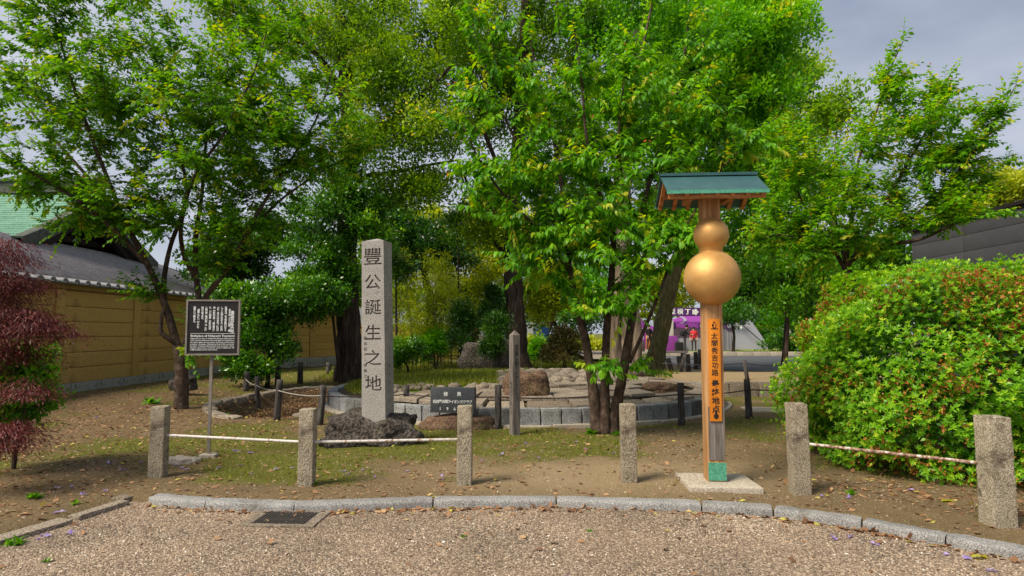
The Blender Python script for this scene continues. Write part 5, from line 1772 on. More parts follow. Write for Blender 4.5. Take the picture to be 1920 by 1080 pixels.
# ------------------------------------------------------------------ three-stemmed tree in the middle
t = tree('cherry_tree', 'three-stemmed cherry tree in front of the round platform', 'cherry trees')
r2 = np.random.default_rng(22)
Y = 9.95
sk = Skeleton(2)
sk.limb(L((1122, 820, .05), (1113, 740), (1106, 690), (1098, 640), (1082, 575), (1068, 510), (1062, 440, .1), (1055, 360, .2), (1040, 270, .2), (1015, 170, .2), (990, 60, .2), Y=Y), .088, .014, 11, 5, .03, .4)
sk.limb(L((1134, 822), (1134, 740), (1135, 680, .05), (1138, 610, .1), (1146, 530, .1), (1150, 450, .1), (1152, 370, .1), (1163, 270, .1), (1180, 190, 0), (1200, 110, 0), (1222, 10, 0), Y=Y), .078, .016, 11, 5, .03, .4)
sk.limb(L((1146, 820, .05), (1158, 750), (1168, 700), (1178, 640, 0), (1188, 570, .05), (1192, 500, .1), (1200, 420, .2), (1218, 340, .3), (1245, 250, .4), (1275, 150, .5), (1290, 50, .5), Y=Y), .090, .016, 11, 5, .03, .4)
sk.limb(L((1180, 680, 0), (1205, 625, -.1), (1232, 560, -.2), (1262, 480, -.3), (1300, 400, -.4), (1350, 320, -.5), (1410, 260, -.6), Y=Y), .032, .01, 7)
sk.limb(L((1070, 515), (1040, 462, -.1), (1000, 420, -.3), (950, 372, -.5), (905, 310, -.6), (870, 240, -.7), Y=Y), .04, .01, 7)
sk.limb(L((1066, 480, .05), (1036, 410, .1), (1012, 340, .1), (960, 250, .1), (920, 150, 0), (880, 40, 0), Y=Y), .04, .01, 7)
sk.limb(L((1150, 430, .1), (1120, 350, -.2), (1100, 260, -.4), (1090, 150, -.6), (1075, 40, -.7), Y=Y), .035, .01, 7)
sk.limb(L((1200, 425, .2), (1170, 350, -.3), (1160, 250, -.6), (1175, 120, -.8), Y=Y), .03, .01, 7)
cl = np.concatenate([ell(1120, 250, 9.9, 170, 240, 1.3, 92, r2), ell(980, 340, 9.6, 125, 120, 1.0, 44, r2), ell(1260, 300, 9.8, 130, 170, 1.2, 52, r2), ell(930, 150, 9.8, 80, 160, .9, 24, r2), ell(1310, 130, 9.9, 80, 110, .9, 18, r2),
                     ell(1120, 460, 9.6, 190, 80, 1.0, 46, r2), ell(1140, 560, 9.5, 120, 50, .6, 12, r2), ell(1400, 270, 9.6, 70, 45, .5, 8, r2), ell(1020, 480, 9.6, 90, 60, .7, 14, r2), ell(1240, 450, 9.5, 90, 70, .7, 16, r2), ell(1130, 688, 9.6, 30, 14, .15, 3, r2), ell(1215, 690, 9.8, 20, 12, .1, 1, r2)])
cr = sk.reach(cl, .35, .004, .03, start=60) + 2 * [c_[len(c_) * 3 // 5:] for c_ in sk.limbs]
pos, tg, age, sid, _ = shoots_on(cr, 5, .42, .55, .8, .30, 11, r2, .3, sk.mb)
# long arching young shoots
sh = [L((1400, 265, -.6), (1440, 232, -.7), (1482, 205, -.75), Y=Y), L((1290, 120, .3), (1320, 85, .2), (1338, 58, .2), Y=Y), L((900, 250, -.6), (862, 200, -.7), (845, 172, -.7), Y=Y), L((905, 150, 0), (880, 60, 0), (872, -10, 0), Y=Y), L((930, 120, 0), (912, 30, 0), (905, -30, 0), Y=Y), L((1330, 250, -.3), (1352, 205, -.35), (1368, 172, -.35), Y=Y), L((1240, 380, -.5), (1262, 330, -.6), (1270, 296, -.6), Y=Y), L((1190, 90, -.3), (1205, 40, -.3), (1215, -20, -.3), Y=Y), L((870, 245, -.7), (838, 220, -.8), (815, 208, -.8), Y=Y), L((1050, 70, -.3), (1045, 20, -.3), (1040, -30, -.3), Y=Y)]
cs = []
for q in sh:
    cs.append(sk.limb(q, .008, .003, 5))
P2, T2, A2, I2 = [pos], [tg], [age], [sid]
base = sid.max() + 1
for i, c_ in enumerate(cs):
    c_ = np.array([tuple(p) for p in c_])
    u = np.linspace(.12, 1, 26)
    k = u * (len(c_) - 1)
    lo_ = np.clip(k.astype(int), 0, len(c_) - 2)
    pp = c_[lo_] + (c_[lo_ + 1] - c_[lo_]) * (k - lo_)[:, None]
    P2.append(pp); T2.append(unit(c_[lo_ + 1] - c_[lo_])); A2.append(u); I2.append(np.full(26, base + i))
pos, tg, age, sid = np.concatenate(P2), np.concatenate(T2), np.concatenate(A2), np.concatenate(I2)
sk.mb.build('trunk', M['bark_cherry'], t, True)
foliage('crown', leaves_along('crown', LEAF8, pos, tg, age, sid, .134, .75, r2, .5, .22, side=.6, tipred=.04, near=(t, M['leaf_cherry_bright'])), M['leaf_cherry_bright'], t)

# ------------------------------------------------------------------ cherry behind the azalea
t = tree('cherry_tree', 'bright green cherry tree rising behind the azalea bush', 'cherry trees')
r3 = np.random.default_rng(23)
Y = 12.6
sk = Skeleton(3)
sk.limb(L((1598, 790), (1596, 700), (1594, 600), (1590, 540), (1588, 505), Y=Y), .12, .09, 10, 5, .03, .3)
for q in (((1588, 512), (1560, 462), (1530, 420, .2), (1500, 370, .3), (1475, 300, .3), (1455, 240, .3)), ((1588, 512), (1590, 450, -.1), (1600, 380, -.2), (1610, 300, -.3), (1640, 220, -.4), (1665, 140, -.5), (1692, 80, -.5)),
          ((1590, 500), (1625, 440, -.2), (1660, 380, -.4), (1705, 300, -.6), (1750, 220, -.8), (1775, 150, -.9)), ((1595, 490), (1650, 450, -.3), (1720, 400, -.8), (1790, 330, -1.2), (1850, 250, -1.5), (1905, 160, -1.8)),
          ((1588, 500), (1570, 430, .5), (1560, 340, .9), (1570, 240, 1.1)), ((1640, 460, -.2), (1720, 450, -1), (1790, 420, -1.6), (1850, 400, -2)), ((1560, 465), (1510, 450, -.4), (1460, 440, -.6), (1425, 450, -.7))):
    sk.limb(L(*q, Y=Y), .045, .008, 8)
cl = np.concatenate([ell(1600, 370, 12.5, 180, 110, 1.8, 95, r3), ell(1690, 270, 12.0, 120, 110, 1.5, 48, r3), ell(1490, 420, 12.5, 80, 90, 1.3, 34, r3), ell(1490, 290, 12.6, 70, 90, 1.2, 20, r3), ell(1790, 290, 11.5, 75, 70, .9, 18, r3),
                     ell(1670, 165, 12, 30, 55, .5, 8, r3), ell(1750, 190, 11.9, 35, 40, .5, 8, r3), ell(1780, 400, 11.4, 90, 45, .8, 22, r3), ell(1830, 320, 11.3, 50, 50, .7, 12, r3), ell(1870, 205, 10.9, 30, 45, .4, 5, r3), ell(1560, 460, 12, 120, 40, 1, 18, r3)])
cr = sk.reach(cl, .35, .004, .03, start=20) + 2 * [c_[len(c_) // 2:] for c_ in sk.limbs[1:]]
pos, tg, age, sid, _ = shoots_on(cr, 8, .5, .5, .9, .2, 12, r3, .25, sk.mb)
sk.mb.build('trunk', M['bark_cherry'], t, True)
foliage('crown', leaves_along('crown', LEAF2, pos, tg, age, sid, .115, .5, r3, .55, .2, tipred=.04), M['leaf_cherry_bright'], t)

# ------------------------------------------------------------------ big trees
def big_tree(label, seed, limbs, blobs, leafm, barkm, size, per, rad, tint0=.4, tpl=LEAF2, sides=14, start=6, flare=.5, name='broadleaf_tree', spread=.18, group='big trees behind the platform', flat=.75, bend=.3, first_wob=.04):
    t = tree(name, label, group)
    r = np.random.default_rng(seed)
    sk = Skeleton(seed)
    for i, (pts, r0, r1_) in enumerate(limbs):
        sk.limb(pts, r0, r1_, sides if i == 0 else 9, 6, first_wob, flare if i == 0 else 0)
    cl = np.concatenate([ell(*b, r=r) for b in blobs])
    if len(cl) > 170:
        cr = sk.reach(cl[r.permutation(len(cl))[:170]], bend, .012, .14, start=start)
    else:
        cr = sk.reach(cl, bend, .012, .14, start=start)
    sk.mb.build('trunk', barkm, t, True)
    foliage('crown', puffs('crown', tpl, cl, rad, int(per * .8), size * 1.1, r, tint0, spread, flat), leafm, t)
    return t
Y = 19.6
big_tree('tall camphor tree with thick dark trunk behind the carved stele', 31,
         [(L((655, 735), (655, 650), (652, 560), (650, 450), (652, 350), (655, 250), (650, 150), (640, 50), (630, -60), Y=Y), .40, .16),
          (L((652, 330), (690, 270, -.3), (740, 220, -.6), (800, 170, -1), (850, 120, -1.2), Y=Y), .14, .04),
          (L((653, 360), (690, 330), (730, 325), (800, 310, .3), (860, 300, .4), Y=Y), .10, .03),
          (L((650, 200), (600, 110, .3), (560, 40, .5), (530, -40, .6), Y=Y), .12, .05), (L((650, 180), (580, 90, -.5), (480, 50, -.9), (400, 20, -1.2), Y=Y), .09, .03),
          (L((645, 90), (700, 20), (740, -60), Y=Y), .1, .05), (L((655, 440), (700, 400, .2), (760, 370, .4), Y=Y), .05, .02)],
         [(740, 130, 18.9, 120, 110, 1.8, 70), (640, 60, 19.5, 150, 70, 2.2, 46), (800, 250, 18.9, 80, 60, 1.5, 26), (470, 40, 18.6, 90, 40, 1.5, 22), (780, 350, 19.5, 90, 45, 1.2, 26), (850, 60, 19.2, 90, 90, 1.8, 34), (700, 260, 18.9, 60, 50, 1.2, 16), (700, -40, 19.5, 250, 70, 2, 50)],
         M['leaf_camphor'], M['bark_dark'], .105, 330, .62, .42)
# ivy and sucker shoots sheathing that trunk: part of another plant
t = tree('ivy_clad_shrub', 'glossy green sucker growth wrapped round the camphor trunk', None, 'shrub')
r4 = np.random.default_rng(41)
sk = Skeleton(41); sk.limb(L((640, 730), (625, 600), (620, 500), (630, 400), Y=19.0), .05, .02, 7)
cl = np.concatenate([ell(610, 470, 19.0, 75, 120, 1.0, 60, r4), ell(575, 560, 18.6, 45, 45, .7, 20, r4), ell(690, 400, 19.1, 45, 70, .7, 22, r4), ell(650, 360, 19.0, 60, 60, .8, 20, r4)])
sk.reach(cl, .3, .006, .03)
sk.mb.build('stem', M['bark_dark'], t, True)
foliage('leaves', puffs('leaves', LEAF2, cl, .42, 260, .11, r4, .5, .16), M['leaf_dark'], t)

Y = 21
big_tree('old tree with dark straight trunk growing from the round platform', 32,
         [(L((972, 706), (969, 660), (967, 600), (963, 540), (960, 470), (962, 380), (970, 280), (980, 150), (985, 0), Y=Y), .40, .14),
          (L((962, 500), (920, 440, .2), (890, 380, .3), (860, 300, .3), Y=Y), .10, .03), (L((963, 480), (1000, 420, .3), (1030, 340, .5), (1060, 240, .6), Y=Y), .12, .04), (L((964, 420), (940, 330, -.3), (900, 220, -.5), (880, 90, -.5), Y=Y), .1, .04)],
         [(930, 170, 21.5, 120, 150, 2, 60), (1040, 240, 21.5, 130, 180, 2, 60), (900, 400, 21, 60, 50, 1.2, 20), (1030, 430, 21.3, 90, 60, 1.4, 22), (1000, 30, 21.5, 180, 80, 2, 50)],
         M['leaf_camphor'], M['bark_dark'], .115, 300, .68, .34)
# root plate of that tree
Y = 20.5
big_tree('thick pale twisted trunk of an old tree behind the three-stemmed cherry', 33,
         [(L((1176, 706), (1174, 640), (1170, 570), (1166, 500), (1165, 420), (1170, 320), (1180, 200), (1190, 60), Y=Y), .48, .18),
          (L((1160, 706, -.3), (1152, 620, -.35), (1160, 540, -.3), (1170, 480, -.2), Y=Y), .2, .16), (L((1192, 706, -.3), (1194, 620, -.35), (1180, 540, -.3), (1160, 480, -.25), Y=Y), .18, .14),
          (L((1165, 460), (1120, 400, .3), (1080, 320, .4), Y=Y), .16, .05), (L((1167, 440), (1220, 370, .3), (1270, 290, .4), Y=Y), .16, .05)],
         [(1160, 200, 21, 170, 180, 2, 90), (1200, 40, 21, 190, 90, 2, 60), (1100, 420, 21, 90, 50, 1.3, 24), (1250, 400, 21, 90, 60, 1.3, 28)],
         M['leaf_ginkgo'], M['bark_pale'], .12, 280, .68, .34, sides=18, flare=.35)
Y = 24.5
big_tree('tall bright green tree with leaning mossy trunk right of the cherry', 34,
         [(L((1224, 706), (1230, 670), (1240, 620), (1250, 570), (1262, 520), (1285, 460), (1310, 390), (1335, 290), (1350, 150), (1360, 0), Y=Y), .38, .13),
          (L((1290, 450), (1340, 400, -.4), (1400, 340, -.8), (1440, 260, -1), Y=Y), .16, .04), (L((1320, 350), (1380, 260, .3), (1440, 160, .5), (1480, 60, .5), Y=Y), .14, .04), (L((1300, 420), (1270, 340, .3), (1260, 230, .5), (1260, 90, .6), Y=Y), .14, .04)],
         [(1370, 100, 24, 120, 130, 2.5, 110), (1300, 230, 24.3, 90, 110, 2, 50), (1430, 200, 24, 75, 100, 2, 52), (1460, 60, 24.3, 50, 90, 1.6, 34), (1420, 0, 24.3, 80, 60, 2, 30), (1380, 330, 23.6, 90, 60, 1.8, 34), (1260, 60, 24.3, 90, 120, 2, 46)],
         M['leaf_ginkgo'], M['bark_moss'], .15, 330, .62, .50, flare=.45, flat=1.0, spread=.15)

def bush_tree(label, seed, px, pybase, Y, blobs, leafm, size, per, rad, tint0=.4, trunk=.12, zb=.1, top=None, name='background_tree', group='background trees', barkm=None, tpl=LEAF2, flat=.75, cat='tree', spread=.16):
    c = np.mean([[b[0], b[1]] for b in blobs], axis=0)
    b0 = P(px, pybase, zb) if pybase else Vector(((px - 960) / FOC * Y, Y, zb))
    b0 = Vector(((px - 960) / FOC * Y, Y, zb - .1))
    tp = W(*(top or (c[0], c[1])), Y)
    mid = b0.lerp(tp, .5) + Vector((.04 * (tp.z), 0, 0))
    t = tree(name, label, group, cat)
    r = np.random.default_rng(seed)
    sk = Skeleton(seed)
    sk.limb([b0, b0.lerp(mid, .5), mid, mid.lerp(tp, .5) + Vector((-.03 * tp.z, 0, 0)), tp], trunk, trunk * .3, 9, 4, .04, .3)
    cl = np.concatenate([ell(*b, r=r) for b in blobs])
    sk.reach(cl[r.permutation(len(cl))[:60]], .3, .008, trunk * .4, start=8)
    sk.mb.build('trunk' if cat == 'tree' else 'stem', barkm or M['bark_dark'], t, True)
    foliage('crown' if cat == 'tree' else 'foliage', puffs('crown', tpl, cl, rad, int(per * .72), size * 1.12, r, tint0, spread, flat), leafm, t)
    return t
bush_tree('olive crowned tree peeping over the bright green tree against the sky', 50, 1560, 0, 32, [(1550, 215, 32, 48, 55, 2, 26), (1500, 150, 33, 50, 60, 2, 20)], M['leaf_camphor'], .17, 330, .8, .5, .25)
bush_tree('lime green tree with a thin trunk right of the gourd roof', 51, 1465, 0, 26, [(1470, 330, 26, 100, 110, 2, 42), (1440, 470, 25, 90, 60, 1.6, 28), (1400, 420, 26, 60, 60, 1.5, 16)], M['leaf_ginkgo'], .15, 300, .72, .5, .1, top=(1466, 330))
bush_tree('slender tree with fine leaves beyond the road', 52, 1467, 0, 22, [(1480, 560, 22, 50, 40, .8, 12), (1460, 500, 22, 60, 40, .9, 14), (1540, 520, 22, 60, 50, 1, 16)], M['leaf_cherry'], .11, 260, .5, .45, .09, top=(1466, 500))
bush_tree('pale lime tree at the right edge above the charcoal building', 53, 1880, 0, 22, [(1870, 370, 22, 80, 40, 1.5, 26), (1920, 345, 22, 60, 35, 1.5, 14)], M['leaf_lime'], .12, 300, .6, .4, .2)
bush_tree('dark evergreen tree between the cherry and the camphor trunk', 54, 470, 0, 24, [(460, 460, 24, 90, 45, 1.6, 44), (400, 490, 24, 60, 40, 1.4, 24), (520, 440, 24, 60, 40, 1.2, 18), (440, 520, 24.5, 60, 30, 1.2, 18)], M['leaf_dark'], .13, 320, .55, .22, .18, flat=.5)
bush_tree('dark evergreen tree behind the tall stele', 55, 800, 0, 30, [(790, 470, 30, 80, 70, 2, 40), (740, 420, 30, 60, 60, 1.6, 22), (850, 480, 31, 50, 60, 1.6, 20)], M['leaf_dark'], .15, 300, .75, .2, .2)
bush_tree('lime yellow tree glowing behind the old platform tree', 56, 915, 0, 34, [(905, 480, 34, 55, 70, 2, 36), (880, 560, 34, 40, 40, 1.5, 14), (940, 420, 35, 60, 50, 2, 18)], M['leaf_lime'], .19, 280, .85, .5, .16)
bush_tree('yellow green tree over the low ochre wall', 57, 800, 0, 38, [(800, 430, 38, 80, 40, 2.4, 30), (740, 470, 37, 50, 50, 2, 18), (860, 440, 39, 40, 40, 2, 12)], M['leaf_lime'], .2, 300, .9, .32, .2)
bush_tree('bright leafed young tree beside the blue sign', 58, 1045, 0, 36, [(1050, 540, 36, 40, 50, 1.5, 26), (1010, 560, 36, 30, 40, 1.3, 12)], M['leaf_lime'], .19, 280, .75, .35, .12)
bush_tree('green tree beyond the lawn left of the thick twisted trunk', 59, 1010, 0, 48, [(1010, 500, 48, 90, 60, 3, 40), (1100, 540, 48, 70, 50, 3, 28)], M['leaf_ginkgo'], .26, 240, 1.2, .3, .25)
bush_tree('green park tree directly behind the stall tents', 60, 1290, 0, 56, [(1290, 530, 56, 110, 45, 3, 44), (1230, 560, 56, 50, 40, 3, 18)], M['leaf_lime'], .3, 260, 1.2, .3, .3)
bush_tree('dark green park tree behind the white marquee', 61, 1400, 0, 52, [(1400, 540, 52, 80, 50, 3, 44), (1350, 500, 52, 60, 40, 3, 22), (1380, 590, 51, 45, 20, 2, 10)], M['leaf_dark'], .27, 260, 1.1, .32, .22, top=(1385, 540))
bush_tree('small dark tree standing in front of the marquee', 62, 1372, 0, 40, [(1372, 590, 40, 38, 26, 1.2, 14)], M['leaf_dark'], .2, 220, .7, .4, .12, top=(1372, 585))
bush_tree('far green tree at the right behind the lime green tree', 63, 1500, 0, 60, [(1500, 540, 60, 90, 60, 4, 46), (1590, 520, 60, 80, 60, 4, 34), (1450, 590, 60, 50, 30, 3, 14)], M['leaf_ginkgo'], .3, 240, 1.4, .28, .3)
bush_tree('tall far tree filling the gap above the low ochre wall', 64, 700, 0, 46, [(700, 480, 46, 70, 70, 3, 30), (740, 560, 46, 60, 40, 3, 20), (640, 540, 46, 60, 40, 3, 14)], M['leaf_camphor'], .26, 240, 1.2, .3, .3)
bush_tree('shady far tree between platform tree and twisted trunk', 65, 1085, 0, 60, [(1080, 590, 60, 90, 35, 4, 34), (950, 580, 60, 70, 40, 4, 26)], M['leaf_dark'], .3, 240, 1.3, .35, .3)
bush_tree('far green tree beyond the dark park tree', 66, 1440, 0, 66, [(1440, 590, 66, 60, 30, 3, 24)], M['leaf_lime'], .3, 240, 1.2, .3, .25)
bush_tree('shady tree closing the view behind the azalea', 67, 1640, 0, 24, [(1640, 470, 24, 90, 40, 1.6, 30), (1560, 560, 25, 70, 40, 1.4, 20)], M['leaf_cherry'], .15, 260, .7, .35, .16)

# hedges and shrubs
bush_tree('glossy green shrub in front of the far ochre wall', 70, 505, 0, 17.5, [(480, 590, 17.5, 75, 45, .9, 50), (560, 560, 17.8, 60, 40, .9, 34), (440, 640, 17.2, 40, 40, .6, 18), (510, 640, 17.4, 45, 35, .6, 20), (610, 560, 18, 40, 35, .7, 16), (470, 690, 17, 45, 22, .5, 16), (520, 560, 17.6, 90, 30, .8, 22), (420, 560, 17.4, 40, 30, .6, 12)], M['leaf_dark'], .085, 280, .34, .55, .07, name='shrub', group='shrubs', cat='shrub', zb=.15)
bush_tree('round clipped shrub with leaning stem right of the stele', 71, 768, 0, 16.6, [(768, 655, 16.6, 34, 20, .5, 26), (745, 672, 16.5, 20, 16, .3, 8)], M['leaf_dark'], .07, 260, .2, .6, .05, name='shrub', group='shrubs', cat='shrub', zb=.4)
bush_tree('low dense hedge beyond the lawn', 72, 1440, 0, 60, [(1430, 632, 60, 70, 9, 1, 50), (1520, 632, 60, 60, 9, 1, 30)], M['leaf_dark'], .2, 200, .55, .5, .06, name='hedge', group=None, cat='hedge', zb=.3)
bush_tree('round dark shrub on the lawn beside the road', 73, 1478, 0, 42, [(1478, 645, 42, 38, 14, 1, 26)], M['leaf_dark'], .16, 240, .5, .42, .06, name='shrub', group='shrubs', cat='shrub', zb=.3)
bush_tree('low yellow green hedge behind the platform', 74, 1000, 0, 44, [(1000, 648, 44, 70, 10, 1, 36), (1100, 645, 44, 60, 12, 1, 26)], M['leaf_lime'], .17, 220, .5, .4, .06, name='hedge', group=None, cat='hedge', zb=.3)
bush_tree('sunlit lime shrub on the lawn behind the platform', 76, 990, 0, 31, [(985, 648, 31, 36, 16, .8, 22)], M['leaf_lime'], .13, 240, .42, .5, .05, name='shrub', group='shrubs', cat='shrub', zb=.3)
bush_tree('bright green shrub left of the brownish conifer bush', 77, 1018, 0, 27, [(1016, 655, 27, 22, 14, .6, 14)], M['leaf_ginkgo'], .11, 240, .36, .5, .05, name='shrub', group='shrubs', cat='shrub', zb=.3)
bush_tree('leafy green shrub between the stele and the small dark conifer', 78, 815, 0, 22.5, [(812, 650, 22.5, 36, 22, .7, 24)], M['leaf_ginkgo'], .10, 240, .34, .45, .05, name='shrub', group='shrubs', cat='shrub', zb=.35)
def conifer(label, seed, px, base, Y, x0, ytop, ybot, wpx, m, size=.1, per=230, rad=.22, n=34, zb=.45, lean=0):
    r = np.random.default_rng(seed)
    t = tree('young_conifer', label, 'young conifers around the platform')
    sk = Skeleton(seed)
    k = Y / FOC
    b0 = Vector(((px - 960) / FOC * Y, Y, zb - .15)); tp = W(x0, ytop, Y)
    sk.limb([b0, b0.lerp(tp, .35) + Vector((lean, 0, 0)), b0.lerp(tp, .7), tp], .06, .015, 8, 4, .05, .3)
    u = r.random(n)
    zc = W(px, ybot, Y).z + (tp.z - W(px, ybot, Y).z) * u
    f = (zc - b0.z) / (tp.z - b0.z)
    ax = np.array(b0)[None] + (np.array(tp) - np.array(b0))[None] * f[:, None]
    rr = wpx * k * (1 - .55 * u) * np.sqrt(r.random(n))
    a = r.random(n) * 6.283
    cl = ax + np.stack([rr * np.cos(a), rr * np.sin(a), 0 * a], -1)
    sk.reach(cl, .2, .005, .02, start=3)
    sk.mb.build('trunk', M['bark_dark'], t, True)
    foliage('crown', puffs('crown', NARROW, cl, rad, int(per * .85), size * 1.08, r, .45, .2, .7, out=1.0), m, t)
conifer('small dark conifer beside the low ochre wall', 80, 866, 690, 20, 868, 565, 655, 30, M['leaf_pine'], rad=.26, n=44)
conifer('leaning young conifer left of the wooden marker', 81, 932, 705, 17.5, 930, 595, 665, 30, M['leaf_pine'], .09, 240, .24, 46, .55, .1)
conifer('taller green conifer sprouting behind the leaning one', 82, 925, 0, 21, 925, 540, 620, 34, M['leaf_pine'], .1, 220, .26, 36, .5)
conifer('brownish conifer bush standing on the back of the platform', 83, 1058, 690, 21.5, 1058, 618, 672, 40, M['leaf_rust'], .11, 260, .28, 48, .5)
conifer('tall bare stemmed conifer with a tufted top behind the stele', 84, 862, 0, 24, 858, 405, 425, 22, M['leaf_pine'], .16, 160, .3, 12, .3)
conifer('thin bare stemmed conifer right of the carved stele', 85, 745, 0, 22, 742, 470, 520, 30, M['leaf_pine'], .12, 200, .3, 22, .3)
# bamboo
t = tree('bamboo_clump', 'yellowish bamboo clump behind the carved stele', None, 'bamboo')
r5 = np.random.default_rng(90)
mb = MB(); cl = []
for k in range(22):
    px = r5.uniform(740, 850); Yb = r5.uniform(22, 26)
    b0 = np.array([(px - 960) / FOC * Yb, Yb, .2]); h_ = r5.uniform(2.6, 4.2)
    lean = r5.normal(0, .35, 2)
    pts = [Vector(b0 + np.array([lean[0] * s_ ** 2, lean[1] * s_ ** 2, h_ * s_])) for s_ in np.linspace(0, 1, 7)]
    mb.tube(pts, [.022 * (1 - .8 * s_) for s_ in np.linspace(0, 1, 7)], 6, cap=False)
    for s_ in np.linspace(.25, 1, 7): cl.append(b0 + np.array([lean[0] * s_ ** 2, lean[1] * s_ ** 2, h_ * s_]) + r5.normal(0, .15, 3))
mb.build('culms', M['stem_pale'], t, True)
foliage('leaves', puffs('leaves', NARROW, np.array(cl), .34, 90, .17, r5, .35, .2, .8, out=.8, upb=-.3), M['leaf_lime'], t)
# low iron hoop fence beside the bamboo
th = thing('hoop_fence', 'low thin wire fence in the grass behind the platform', 'fence', (-4.2, 21.2, .25))
MB().tube([(0, 0, .55), (5.2, .5, .55)], .012, 5).build('rail', M['rope'], th)
for k in range(40):
    MB().tube([(k * .13, k * .0125, -.1), (k * .13, k * .0125, .58)], .008, 4).build('wire', M['rope'], th)

# ------------------------------------------------------------------ red maple on the left
t = tree('japanese_maple', 'purple red lace-leaf maple at the left edge', None)
r6 = np.random.default_rng(60)
Y = 6.7
sk = Skeleton(60)
b0 = Vector((-6.1, 6.9, 0))
sk.limb([b0, b0 + Vector((.1, 0, .5)), b0 + Vector((.2, -.1, 1.0)), b0 + Vector((.1, -.1, 1.6)), b0 + Vector((-.1, 0, 2.2))], .07, .02, 9)
sk.limb([b0 + Vector((.2, -.1, .9)), b0 + Vector((.6, -.1, 1.3)), b0 + Vector((1.1, -.1, 1.35))], .035, .01, 7)
layers = [(-10, 480, 6.7, 55, 35, .5, 26), (10, 525, 6.7, 45, 22, .5, 14), (25, 595, 6.7, 70, 30, .5, 44), (70, 622, 6.6, 42, 22, .4, 14), (-30, 560, 6.9, 80, 60, .6, 50), (15, 655, 6.7, 62, 26, .5, 18),
          (60, 720, 6.4, 45, 25, .3, 8), (25, 800, 6.3, 50, 30, .4, 18), (-30, 690, 6.8, 50, 90, .4, 22), (-20, 835, 6.3, 45, 25, .4, 12)]
cl = np.concatenate([ell(*b, r=r6) for b in layers])
sk.reach(cl, .3, .003, .02)
sk.mb.build('trunk', M['bark_dark'], t, True)
n = len(cl) * 130
cid = np.repeat(np.arange(len(cl)), 130)
off = r6.normal(0, 1, (n, 3)) * np.array([.13, .13, .03])
off[:, 2] -= .9 * (off[:, 0] ** 2 + off[:, 1] ** 2)
d = off.copy(); d[:, 2] = -.03
y = unit(unit(d) + np.array([.25, 0, -.45]) + .5 * rnd_dirs(n, r6))
foliage('crown', scatter('crown', NARROW, cl[cid] + off, y, np.tile([0, 0, 1.], (n, 1)) + .5 * rnd_dirs(n, r6), .052 * r6.uniform(.6, 1.3, n), np.clip(r6.normal(.45, .15, len(cl))[cid] + r6.normal(0, .14, n), 0, 1)), M['leaf_maple'], t)
# green shrub below it
bush_tree('green leafy shrub under the purple maple', 75, 40, 0, 7.4, [(25, 690, 7.4, 55, 40, .4, 30), (60, 740, 7.3, 40, 30, .3, 14), (0, 770, 7.2, 50, 40, .4, 20)], M['leaf_cherry'], .06, 150, .17, .4, .03, name='shrub', group='shrubs', cat='shrub', zb=.05)
p = P(76, 755, .1)
th = thing('lamp_post', 'short black garden lamp post behind the purple maple', 'lamp', (p.x, p.y, .0))
MB().lathe([(.075, 0), (.075, .55), (.08, .56)], 14).build('post', M['black_cloth'], th, True)
MB().lathe([(.07, .56), (.075, .7), (.085, .71), (.06, .76), (.01, .78)], 14).build('lamp_head', M['steel'], th, True)

# ------------------------------------------------------------------ azalea bush
t = tree('azalea_bush', 'big rounded azalea bush with withered brown flowers beside the rail', None, 'bush')
r7 = np.random.default_rng(70)
AC, AR = np.array([6.2, 7.95, .72]), np.array([2.5, 1.95, 1.68])
def az_surf(d):
    """distance scale of the bush's surface in direction d: broad, lumpy, flat-bottomed"""
    lump = 1 + .07 * np.sin(d[:, 0] * 5.1 + 1) * np.cos(d[:, 2] * 4.3) + .05 * np.sin(d[:, 1] * 7 + d[:, 2] * 6) + .035 * np.sin(d[:, 0] * 13 + d[:, 2] * 11)
    p4 = (np.abs(d) ** 2.5).sum(1) ** (-1 / 2.5)
    return lump * p4
nw = 27000
d = rnd_dirs(nw * 2, r7)
d = d[(d[:, 2] > -.72) & (d[:, 1] < .75)][:nw]
nw = len(d)
rad_ = az_surf(d) * np.where(r7.random(nw) < .62, r7.uniform(.965, 1.02, nw) + .05 * (r7.random(nw) < .05), r7.uniform(.84, .965, nw))
# hollows where the branches show
hol = np.sin(d[:, 0] * 9 + 2) * np.sin(d[:, 2] * 8 + d[:, 1] * 5) + .4 * np.sin(d[:, 0] * 21 + d[:, 2] * 17)
rad_ -= .16 * np.clip(hol - .45, 0, 1)
c0 = AC + d * rad_[:, None] * AR
keep = (c0[:, 2] > .05 + .07 * r7.random(nw)) & ~((hol > .6) & (r7.random(nw) < .55))
c0, d, hol = c0[keep], d[keep], hol[keep]
nrm = unit(d / AR + np.array([0, 0, .12]))
nw = len(c0)
# dead bloom patches
bro = fbm(c0[:, 0] * 1.0 + 5, c0[:, 2] * 1.5 + c0[:, 1], 1.1, 3) + .22 * np.clip((c0[:, 0] - 5.2) / 2, -.5, .6) + .10 * ((c0[:, 2] > 1.0) & (c0[:, 2] < 2.15)) - .45 * (c0[:, 2] > 2.28)
brown = r7.random(nw) < np.clip((bro - .455) * 3.4, 0.015, .68)
kL = 7
gi = np.where(~brown)[0]
cid = np.repeat(gi, kL)
n = len(cid)
ax = unit(nrm[cid] + np.array([0, 0, .35]) + .35 * np.repeat(rnd_dirs(len(gi), r7), kL, axis=0))
u_ = unit(np.cross(ax, np.array([.3, .5, .8])))
v_ = np.cross(ax, u_)
a = (np.tile(np.arange(kL), len(gi)) / kL + np.repeat(r7.random(len(gi)), kL)) * 6.283
tilt = np.tile(np.where(np.arange(kL) % 2 == 0, .45, 1.3), len(gi)) + r7.normal(0, .15, n)
